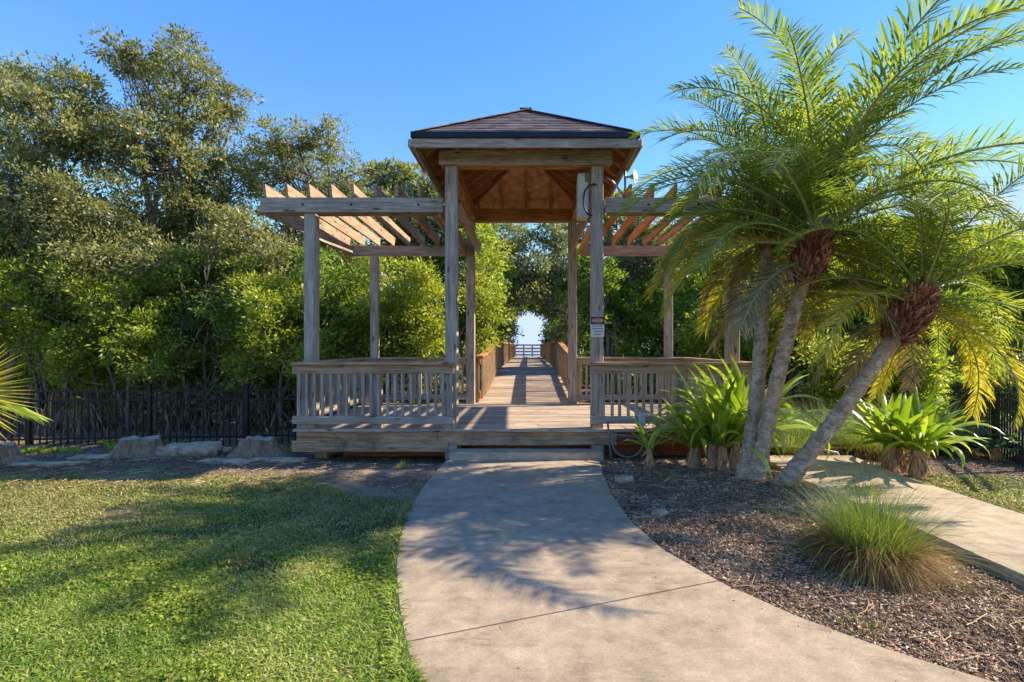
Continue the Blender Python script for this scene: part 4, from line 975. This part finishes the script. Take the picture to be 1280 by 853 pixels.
def fan_leaf(hub, nrm, up, rad, mb, rg, n=80):
    nrm = Vector(nrm).normalized(); up = Vector(up); up = (up-nrm*up.dot(nrm)).normalized(); s = nrm.cross(up)
    for i in range(n):
        a = R(-158+316*i/(n-1)); d = up*math.cos(a)+s*math.sin(a); l = rad*rg.uniform(0.88,1.03); tn = up*(-math.sin(a))+s*math.cos(a)
        zf = 0.02*(1 if i % 2 else -1); w0 = rad*0.022
        h = Vector(hub); V = [h+nrm*zf*0.1, h+d*l*0.5-tn*w0, h+d*l*0.5+nrm*(zf+0.01), h+d*l*0.5+tn*w0, h+d*l-nrm*0.06*rg.uniform(0,1.5)-Vector((0,0,0.03))]
        mb.add([tuple(p) for p in V], [(0,1,2),(0,2,3),(1,4,2),(2,4,3)])
fp = empty('fan_palm', (-5.75, 5.0, 0), 'low yellow green palm whose fan shaped leaf enters at the left edge', 'palm')
rg = random.Random(6)
for k, (hub, nrm, up, rad) in enumerate([((-5.52,4.95,1.13),(0.15,-1,0.15),(0.9,0,-0.1),0.66), ((-6.1,5.1,1.5),(0.1,-0.8,0.5),(-0.2,0,1),0.6), ((-6.3,4.7,1.0),(-0.4,-0.8,0.3),(-0.9,0,0.2),0.6), ((-5.9,5.6,1.0),(0.2,0.3,0.8),(0.2,0.9,0),0.6)]):
    mb = MB(); fan_leaf(hub, nrm, up, rad, mb, rg); part(mb, 'fan_leaf', M['frondY'] if k == 0 else M['strap'], fp)
    mb = MB(); mb.tube([(-5.95,5.0,0.25),((hub[0]-5.95)/2,(hub[1]+5.0)/2,(hub[2]+0.45)/2+0.1),hub], [0.014,0.011,0.008], 6); part(mb, 'leaf_stalk', M['rachis'], fp)
mb = MB(); mb.tube([(-5.95,5.0,-0.05),(-5.95,5.0,0.15),(-5.95,5.0,0.32)], [0.13,0.12,0.07], 10); part(mb, 'trunk', M['stump'], fp)

# ------------------------------------------------------------------ strap leaved plants
def strap_leaf(mb, o, az, L, W, e0, bend, rg, flop=0.0):
    n = 11; p = Vector(o); st = []; hd = Vector((math.cos(az), math.sin(az), 0)); sd_ = Vector((-math.sin(az), math.cos(az), 0))
    tw = rg.uniform(-0.35,0.35)
    for i in range(n):
        t = i/(n-1); a = e0-bend*t**1.7-flop*max(0,t-0.6)*4; d = hd*math.cos(a)+Vector((0,0,1))*math.sin(a)
        if i: p = p+d*L/(n-1)
        w_ = W*(0.55+0.45*math.sin(min(1,t*1.6)*math.pi/2))*(1 if t < 0.55 else max(0.02,1-((t-0.55)/0.45)**1.5)); nn = d.cross(sd_); s2 = (sd_*math.cos(tw*t)+nn*math.sin(tw*t)).normalized()
        up_ = s2.cross(d).normalized(); st.append((p-s2*w_/2+up_*w_*0.18, p-up_*w_*0.05, p+s2*w_/2+up_*w_*0.18))
    V = [tuple(q) for r_ in st for q in r_]; Fc = []
    for i in range(n-1):
        for j in (0,1): Fc.append((i*3+j, i*3+j+1, (i+1)*3+j+1, (i+1)*3+j))
    mb.add(V, Fc)
def strap_plant(x, y, n, L, W, label, seed, stem_h=0.3, stem_r=0.06, mat='strap', name='spider_lily', heads=1, spread=0.2, group='strap leaved plants', e=(0.5,1.4)):
    rg = random.Random(seed); g = float(gz(x,y)); root = empty(name, (x,y,g), label, 'plant', group)
    hs = [(x+rg.uniform(-spread,spread)*(heads>1), y+rg.uniform(-spread,spread)*0.6*(heads>1)) for _ in range(heads)]
    sm = MB(); lv = MB()
    for hx, hy in hs:
        h = stem_h*rg.uniform(0.85,1.15); lean = rg.uniform(-.03,.03)
        sm.tube([(hx,hy,g-0.05),(hx+lean*0.3,hy,g+h*0.3),(hx+lean,hy,g+h*0.7),(hx+lean,hy,g+h)], [stem_r*1.25,stem_r*1.05,stem_r*0.8,stem_r*0.7], 12, jit=0.1, rng=rg)
        for q in range(34):                               # peeling dead sheaths
            a = rg.uniform(0,6.28); z0 = g+h*rg.uniform(0.15,0.9); rr_ = stem_r*0.95; c = (hx+lean*0.6+rr_*math.cos(a), hy+rr_*math.sin(a)); l = rg.uniform(0.06,0.2); o = rg.uniform(0.015,0.075); w_=rg.uniform(0.008,0.028)
            sm.add([(c[0]-w_*math.sin(a),c[1]+w_*math.cos(a),z0),(c[0]+w_*math.sin(a),c[1]-w_*math.cos(a),z0),(c[0]+o*math.cos(a)+0.01*math.sin(a),c[1]+o*math.sin(a),z0-l),(c[0]+o*math.cos(a)-0.01*math.sin(a),c[1]+o*math.sin(a),z0-l)], [(0,1,2,3)])
        for i in range(n):
            t = i/n; az = i*2.39996+rg.uniform(-.3,.3); e0 = e[0]+(e[1]-e[0])*t+rg.uniform(-.12,.12)
            strap_leaf(lv, (hx+lean+0.02*math.cos(az), hy+0.02*math.sin(az), g+h*rg.uniform(0.88,1.0)), az, L*rg.uniform(0.75,1.15), W*rg.uniform(0.75,1.1), e0, rg.uniform(0.5,1.5)*(1.2-t*0.6), rg, flop=0.6 if rg.random()<0.18 else 0)
    part(sm, 'stems', M['stem'], root, False); part(lv, 'leaves', M[mat], root, True)
for px, Y, n, L, W, sh, sr, hd, sp2, lb, sd2 in [
        (812, 6.75, 11, 0.60, 0.065, 0.26, 0.045, 1, 0, 'smallest strap leaved plant, next to the looping conduit', 61),
        (858, 6.70, 14, 0.80, 0.085, 0.30, 0.055, 2, 0.10, 'medium strap leaved plant second from the conduit', 62),
        (905, 6.45, 18, 1.05, 0.105, 0.36, 0.07, 3, 0.16, 'large strap leaved plant with bronze tinted tall leaves just left of the palm trunks', 63),
        (940, 6.6, 18, 1.25, 0.115, 0.42, 0.10, 3, 0.20, 'largest strap leaved plant with thick peeling stems behind the palm trunks', 64),
        (1112, 6.55, 17, 0.85, 0.095, 0.36, 0.06, 3, 0.16, 'bright strap leaved plant right of the leaning trunk, left one of two', 65),
        (1158, 6.25, 17, 0.85, 0.095, 0.34, 0.06, 3, 0.16, 'bright strap leaved plant beside the lawn, right one of two', 66)]:
    strap_plant(PX(px,Y), Y, n, L, W, lb, sd2, sh, sr, heads=hd, spread=sp2)
for px, Y, lb, sd2 in [(1215, 7.6, 'dark green rosette plant in front of the right fence, left one', 71), (1262, 7.2, 'dark green rosette plant in front of the right fence, right one', 72), (1300, 6.9, 'dark green rosette plant cut off by the right edge of the photo', 73)]:
    strap_plant(PX(px,Y), Y, 16, 0.5, 0.07, lb, sd2, 0.18, 0.06, 'strapdark', 'rosette_plant', heads=2, spread=0.2, group='dark rosette plants', e=(0.1,1.0))

# tufted grass
def tuft(x, y, n, L, label, seed, rad=0.25, dry=0.4, name='grass_clump', thin=0.0035, long_n=0, group=None, el=(0.7,1.5), L2=1.0):
    rg = np.random.default_rng(seed); g = float(gz(x,y)); root = empty(name, (x,y,g), label, 'grass', group)
    def blades(n, L, mat, bend, lo, hi, nm, w):
        K = 7; V = np.zeros((n,K,2,3)); az = rg.uniform(0,2*math.pi,n); r0 = rad*np.sqrt(rg.random(n)); a2 = az+rg.normal(size=n)*0.5
        P = np.stack([x+r0*np.cos(az), y+r0*np.sin(az), np.full(n,g+0.0)],1); e0 = rg.uniform(lo,hi,n); bd = bend*rg.uniform(0.5,1.3,n); l = L*rg.uniform(0.5,1.1,n)
        H = np.stack([np.cos(a2),np.sin(a2),0*a2],1); S = np.stack([-np.sin(a2),np.cos(a2),0*a2],1); S = unit(S+rg.normal(size=(n,3))*0.3)
        for i in range(K):
            t = i/(K-1); a = e0-bd*t**1.4; d = H*np.cos(a)[:,None]+np.array([0,0,1.0])*np.sin(a)[:,None]
            if i: P = P+d*(l/(K-1))[:,None]
            ww = w*(1-t*0.93); V[:,i,0] = P-S*ww; V[:,i,1] = P+S*ww
        V = V.reshape(-1,3); b = np.arange(n)[:,None]*K*2; Qs = []
        for i in range(K-1): Qs.append(np.stack([b[:,0]+2*i, b[:,0]+2*i+1, b[:,0]+2*i+3, b[:,0]+2*i+2],1))
        np_mesh(nm, V-np.array(root.location), np.concatenate(Qs), M[mat], root)
    blades(int(n*(1-dry)), L, 'tuft', 0.95, el[0], el[1], 'green_blades', thin)
    if dry: blades(int(n*dry), L*0.72, 'tuftdry', 2.6, 0.5, 1.5, 'dry_blades', thin*1.5)
    if long_n: blades(long_n, L*1.7*L2, 'tuft', 1.7, 0.4, 1.2, 'long_blades', thin*0.7)
tuft(PX(1088,3.75), 3.75, 8000, 0.67, 'large fountain grass clump in the mulch bed, green above and rusty brown below', 81, 0.21, 0.74, long_n=320, thin=0.0023, el=(1.05,1.8), L2=1.15)
for k, (px, Y, n, L, lb) in enumerate([
        (835, 6.0, 120, 0.13, 'small green weed tuft in the mulch below the smallest strap leaved plant'),
        (990, 5.4, 140, 0.14, 'small green weed tuft at the foot of the leaning palm'),
        (1085, 5.3, 300, 0.30, 'green weed tuft between the fountain grass and the bright strap leaved plants'),
        (1075, 2.9, 70, 0.08, 'little weed at the edge of the path in the lower right mulch'),
        (505, 6.9, 120, 0.10, 'weed tuft at the deck edge left of the entry step')]):
    tuft(PX(px,Y), Y, n, L, lb, 90+k, 0.10, 0.15, name='weed_tuft', group='weeds', el=(0.5,1.5))
for k, (px, Y, L, lb, rd) in enumerate([
        (930, 8.2, 1.15, 'pale feathery grass clump behind the right front pergola post', 0.3),
        (1030, 8.6, 1.05, 'grey green feathery grass mound behind the crossed palm trunks', 0.45),
        (1085, 7.7, 0.9, 'dry brown grass mound behind the leaning palm trunk', 0.4),
        (1150, 8.2, 1.15, 'pale feathery grass mound behind the bright strap leaved plants', 0.4),
        (990, 7.6, 0.75, 'dry grass mound at the end of the side path', 0.35)]):
    tuft(PX(px,Y), Y, 2600, L, lb, 120+k, rd, 0.55 if k in (2,4) else 0.30, name='grass_mound', thin=0.0045, group='grass mounds behind the palms', el=(0.9,1.5))
# clipped hedge at the right edge, ferny shrub
hd = [(PX(1278,7.6)+dx, 7.6+dy, z, r) for dx,dy,z,r in ((0,0,1.12,0.36),(0.5,0.2,1.15,0.4),(0.25,0.3,0.85,0.4),(0.9,0.1,1.0,0.4),(0,0.1,0.85,0.32))]
tree('clipped_shrub', (PX(1300,7.6),7.7), None, 7.6, M['leafA'], 'rounded clipped shrub with fine leaves at the right edge', 140, world=hd, leaf=0.045, dens=3.2, tr=0.05, cat='bush', per=90, nt_=3, crad=0.16)
for k, (px, py, Y, lb) in enumerate([(1205,458,10.4,'feathery blue green shrub above the right fence'), (1130,462,9.6,'ferny yellow green shrub between the leaning trunk and the right fence'), (1045,440,10.2,'ferny shrub behind the grass mounds left of the leaning trunk')]):
    rg = np.random.default_rng(150+k); wl3 = [(PX(px,Y)+rg.uniform(-.6,.6), Y+rg.uniform(-.3,.3), PZ(py,Y)-rg.uniform(0,.9), rg.uniform(.3,.5)) for _ in range(7)]
    tree('ferny_shrub', (PX(px,Y),Y), None, Y, M['leafC' if k == 0 else 'leafB'], lb, 155+k, world=wl3, leaf=0.09, tr=0.04, cat='bush', nt_=2, group='ferny shrubs', dens=1.3)
# low white rail at the head of the side path
mb = MB(); mb.tube([(3.25,7.55,-0.05),(3.25,7.5,0.13),(3.45,7.45,0.15),(4.1,7.3,0.15),(4.35,7.2,0.10),(4.4,7.15,-0.05)], 0.018, 8)
tag(mb.build('low_rail', M['white'], smooth=True), 'low white pipe rail at the far end of the side path', 'rail')

# ------------------------------------------------------------------ lawn blades, mulch, litter
def scatter(n, x0, x1, y0, y1, maskf, rg):
    x = rg.uniform(x0,x1,n); u = rg.random(n); y = y0*(y1/y0)**(u**1.0) if y0 > 0 else rg.uniform(y0,y1,n)
    k = rg.random(n) < maskf(x,y); vis = np.abs(x) < 1.15*y+0.6; k &= vis; return x[k], y[k]
rg = np.random.default_rng(55)
def lawn(name, n, x0, x1, y0, y1, mf, L, label):
    x, y = scatter(n, x0, x1, y0, y1, mf, rg); m_ = len(x); z = gz(x,y); P = np.stack([x,y,z],1)
    tall = 0.65+0.6*(wob(x*1.4,y*1.4,1.5)*0.5+0.5); az = rg.uniform(0,2*math.pi,m_); e = rg.uniform(0.35,1.35,m_); l = L*rg.uniform(0.5,1.2,m_)*tall
    A = np.stack([np.cos(az)*np.cos(e),np.sin(az)*np.cos(e),np.sin(e)],1); S = unit(np.stack([-np.sin(az),np.cos(az),0*az],1)+rg.normal(size=(m_,3))*0.2); w_ = 0.0024*rg.uniform(0.7,1.6,m_)*(1+y*0.10)
    v = [P-S*w_[:,None], P+S*w_[:,None]]; mid = P+A*(l*0.55)[:,None]; tip = P+A*(l)[:,None]+np.stack([np.cos(az),np.sin(az),-0.9+0*az],1)*(l*0.35)[:,None]
    V = np.stack([v[0],v[1],mid+S*w_[:,None]*0.9,mid-S*w_[:,None]*0.9,tip+S*0.0006,tip-S*0.0006],1).reshape(-1,3); b = np.arange(m_)*6
    Q = np.concatenate([np.stack([b,b+1,b+2,b+3],1), np.stack([b+3,b+2,b+4,b+5],1)])
    dry = rg.random(m_) < 0.10+0.62*sstep(3.2, 5.6, y+1.3*wob(x*0.9,y*0.9)); mi = np.concatenate([dry, dry]).astype(int)
    return tag(np_mesh(name, V, Q, [M['grass'], M['grassdry']], midx=mi), label, 'grass', kind='stuff')
edge = lambda x, y: lawn_mask(x,y)*np.clip(0.62+0.75*wob(x*1.3,y*1.3,1.6)+0.35*(y<3.6), 0.10, 1)
lawn('lawn_grass', 600000, -8, -0.3, 2.2, 7.0, lambda x,y: edge(x,y)*(x < XL(y)), 0.042, 'green and straw lawn left of the concrete path')
def overlap(n, L):
    return lawn('lawn_grass', n, -1.6, 0.6, 2.2, 5.2, lambda x,y: ((x < XL(y)+0.012)&(x > XL(y)-0.07))*(0.35+0.65*(wob(x*3,y*3,2.0) > -0.2)), L, 'ragged fringe of lawn hanging over the left edge of the path')
overlap(160000, 0.075)
lawn('lawn_grass', 70000, 4.3, 8.5, 3.3, 6.6, lambda x,y: lawn_mask(x,y), 0.05, 'sunlit strip of lawn right of the side path')
def chips(name, n, x0, x1, y0, y1, mf, mat, lab, cat, smin=0.012, smax=0.05, leafy=False):
    x, y = scatter(n, x0, x1, y0, y1, mf, rg); m_ = len(x); z = gz(x,y)+rg.uniform(0.0,0.018,m_); az = rg.uniform(0,2*math.pi,m_); pit = rg.normal(size=m_)*0.28
    l = rg.uniform(smin,smax,m_)*rg.uniform(0.6,1.2,m_); w_ = np.minimum(l*rg.uniform(0.10,0.42,m_), 0.014); h = w_*rg.uniform(0.15,0.5,m_)
    A = np.stack([np.cos(az)*np.cos(pit),np.sin(az)*np.cos(pit),np.sin(pit)],1); S = np.stack([-np.sin(az),np.cos(az),rg.normal(size=m_)*0.3],1); S=unit(S); U = np.cross(A,S)
    c = np.stack([x,y,z],1); V = []
    for i in range(8):
        V.append(c+A*(l*(0.5 if i&1 else -0.5))[:,None]+S*(w_*(0.5 if i&2 else -0.5)*(0.6 if i&1 else 1))[:,None]+U*(h*(0.5 if i&4 else -0.5))[:,None])
    V = np.stack(V,1).reshape(-1,3); b = (np.arange(m_)*8)[:,None]; fs = np.array([(4,5,7,6),(0,1,5,4),(2,6,7,3),(0,4,6,2),(1,3,7,5)])
    Q = (b[:,None,:]+fs[None]).reshape(-1,4); return tag(np_mesh(name, V, Q, M[mat]), lab, cat, kind='stuff')
bed = lambda x,y: ((x > XR(y)+0.01)&(x < SN(y)-0.01)&(y<7.3))*np.clip(0.75+0.6*wob(x*1.9,y*1.9,1.7),0.25,1)
chips('mulch', 110000, 0.9, 3.3, 2.1, 7.3, bed, 'chips', 'brown wood chips and litter covering the bed between the two paths', 'mulch', 0.006, 0.038)
chips('leaf_litter', 75000, -12, 12, 5.6, 12.8, lambda x,y: mulch_mask(x,y)*((x < -1.2)|(x > 4.5)|((x > SF(y))&(y>6))|(y>10.8))*(1.0-((np.abs(x)<3.4)&(y>7.3)&(y<10.8))), 'litter', 'brown leaf litter on the soil by the fences', 'leaf litter')
chips('path_debris', 900, -1.1, 2.8, 1.9, 7.0, lambda x,y: ((x > XL(y)+0.02)&(x < XR(y)-0.02))*(0.15+0.85*np.exp(-((x-XR(y))/0.25)**2)), 'chips', 'a few crumbs of mulch scattered on the concrete path', 'mulch', 0.004, 0.02)
for o in bpy.data.objects:
    if o.name.startswith('path_debris'):
        o.location.z = 0.045
# bright ground cover under the fence
x = rg.uniform(-9.5,-3.6,9000); y = rg.uniform(8.2,9.6,9000); k = wob(x*0.8,y*0.9,1.2) > 0.1; x=x[k]; y=y[k]; m_=len(x)
P = np.stack([x,y,gz(x,y)+rg.uniform(0,0.06,m_)],1); A = unit(rg.normal(size=(m_,3))+np.array([0,0,0.5])); Nn = unit(rg.normal(size=(m_,3))*0.5+np.array([0,0,1])); l = rg.uniform(0.04,0.09,m_)
V,Q = leaf_quads(P,A,Nn,l,l*0.5); tag(np_mesh('ground_cover', V, Q, M['leafB']), 'low bright green weeds along the foot of the left fence', 'weeds', kind='stuff')

def sticks(name, n, x0, x1, y0, y1, mf, lab, cat, lmin, lmax, r, mat):
    mb = MB(); x, y = scatter(n, x0, x1, y0, y1, mf, rg)
    for a, b in zip(x, y):
        l = rg.uniform(lmin, lmax); az = rg.uniform(0, 6.28); z = float(gz(a, b))+0.016; c = rg.normal()*0.12*l
        d = np.array([math.cos(az), math.sin(az)]); q = np.array([-d[1], d[0]])
        P = [(a+d[0]*l*(t-.5)+q[0]*c*math.sin(t*3.1), b+d[1]*l*(t-.5)+q[1]*c*math.sin(t*3.1), z+rg.uniform(0,0.012)) for t in (0,.33,.66,1)]
        mb.tube(P, [r*rg.uniform(.6,1.2)]*4, 4)
    tag(mb.build(name, M[mat]), lab, cat, kind='stuff')
sticks('mulch_twigs', 900, 0.9, 3.3, 2.1, 7.3, lambda x,y: ((x > XR(y)+0.04)&(x < SN(y)-0.05)&(y<7.2))*1.0, 'thin dry twigs lying on the mulch bed', 'twigs', 0.06, 0.28, 0.0028, 'litter')
sticks('soil_twigs', 500, -7, -1.3, 5.8, 7.3, lambda x,y: 1.0+0*x, 'thin dry twigs on the bare soil left of the path', 'twigs', 0.05, 0.25, 0.004, 'litter')
# broad leaved weeds in the nearer half of the lawn
x, y = scatter(60000, -5, -0.4, 2.2, 5.0, lambda x,y: (x < XL(y)-0.03)*np.clip(1.5*wob(x*1.1+3,y*1.3,1.4)-0.05,0,1)*(1-sstep(3.4,4.8,y)), rg); m_=len(x)
P = np.stack([x,y,gz(x,y)+rg.uniform(0.01,0.045,m_)],1); A = unit(rg.normal(size=(m_,3))*np.array([1,1,0.35])); Nn = unit(rg.normal(size=(m_,3))*0.35+np.array([0,0,1])); l = rg.uniform(0.012,0.03,m_)
V,Q = leaf_quads(P,A,Nn,l,l*0.75); tag(np_mesh('lawn_weeds', V, Q, M['leafB']), 'broad leaved green weeds mixed into the near part of the lawn', 'weeds', kind='stuff')
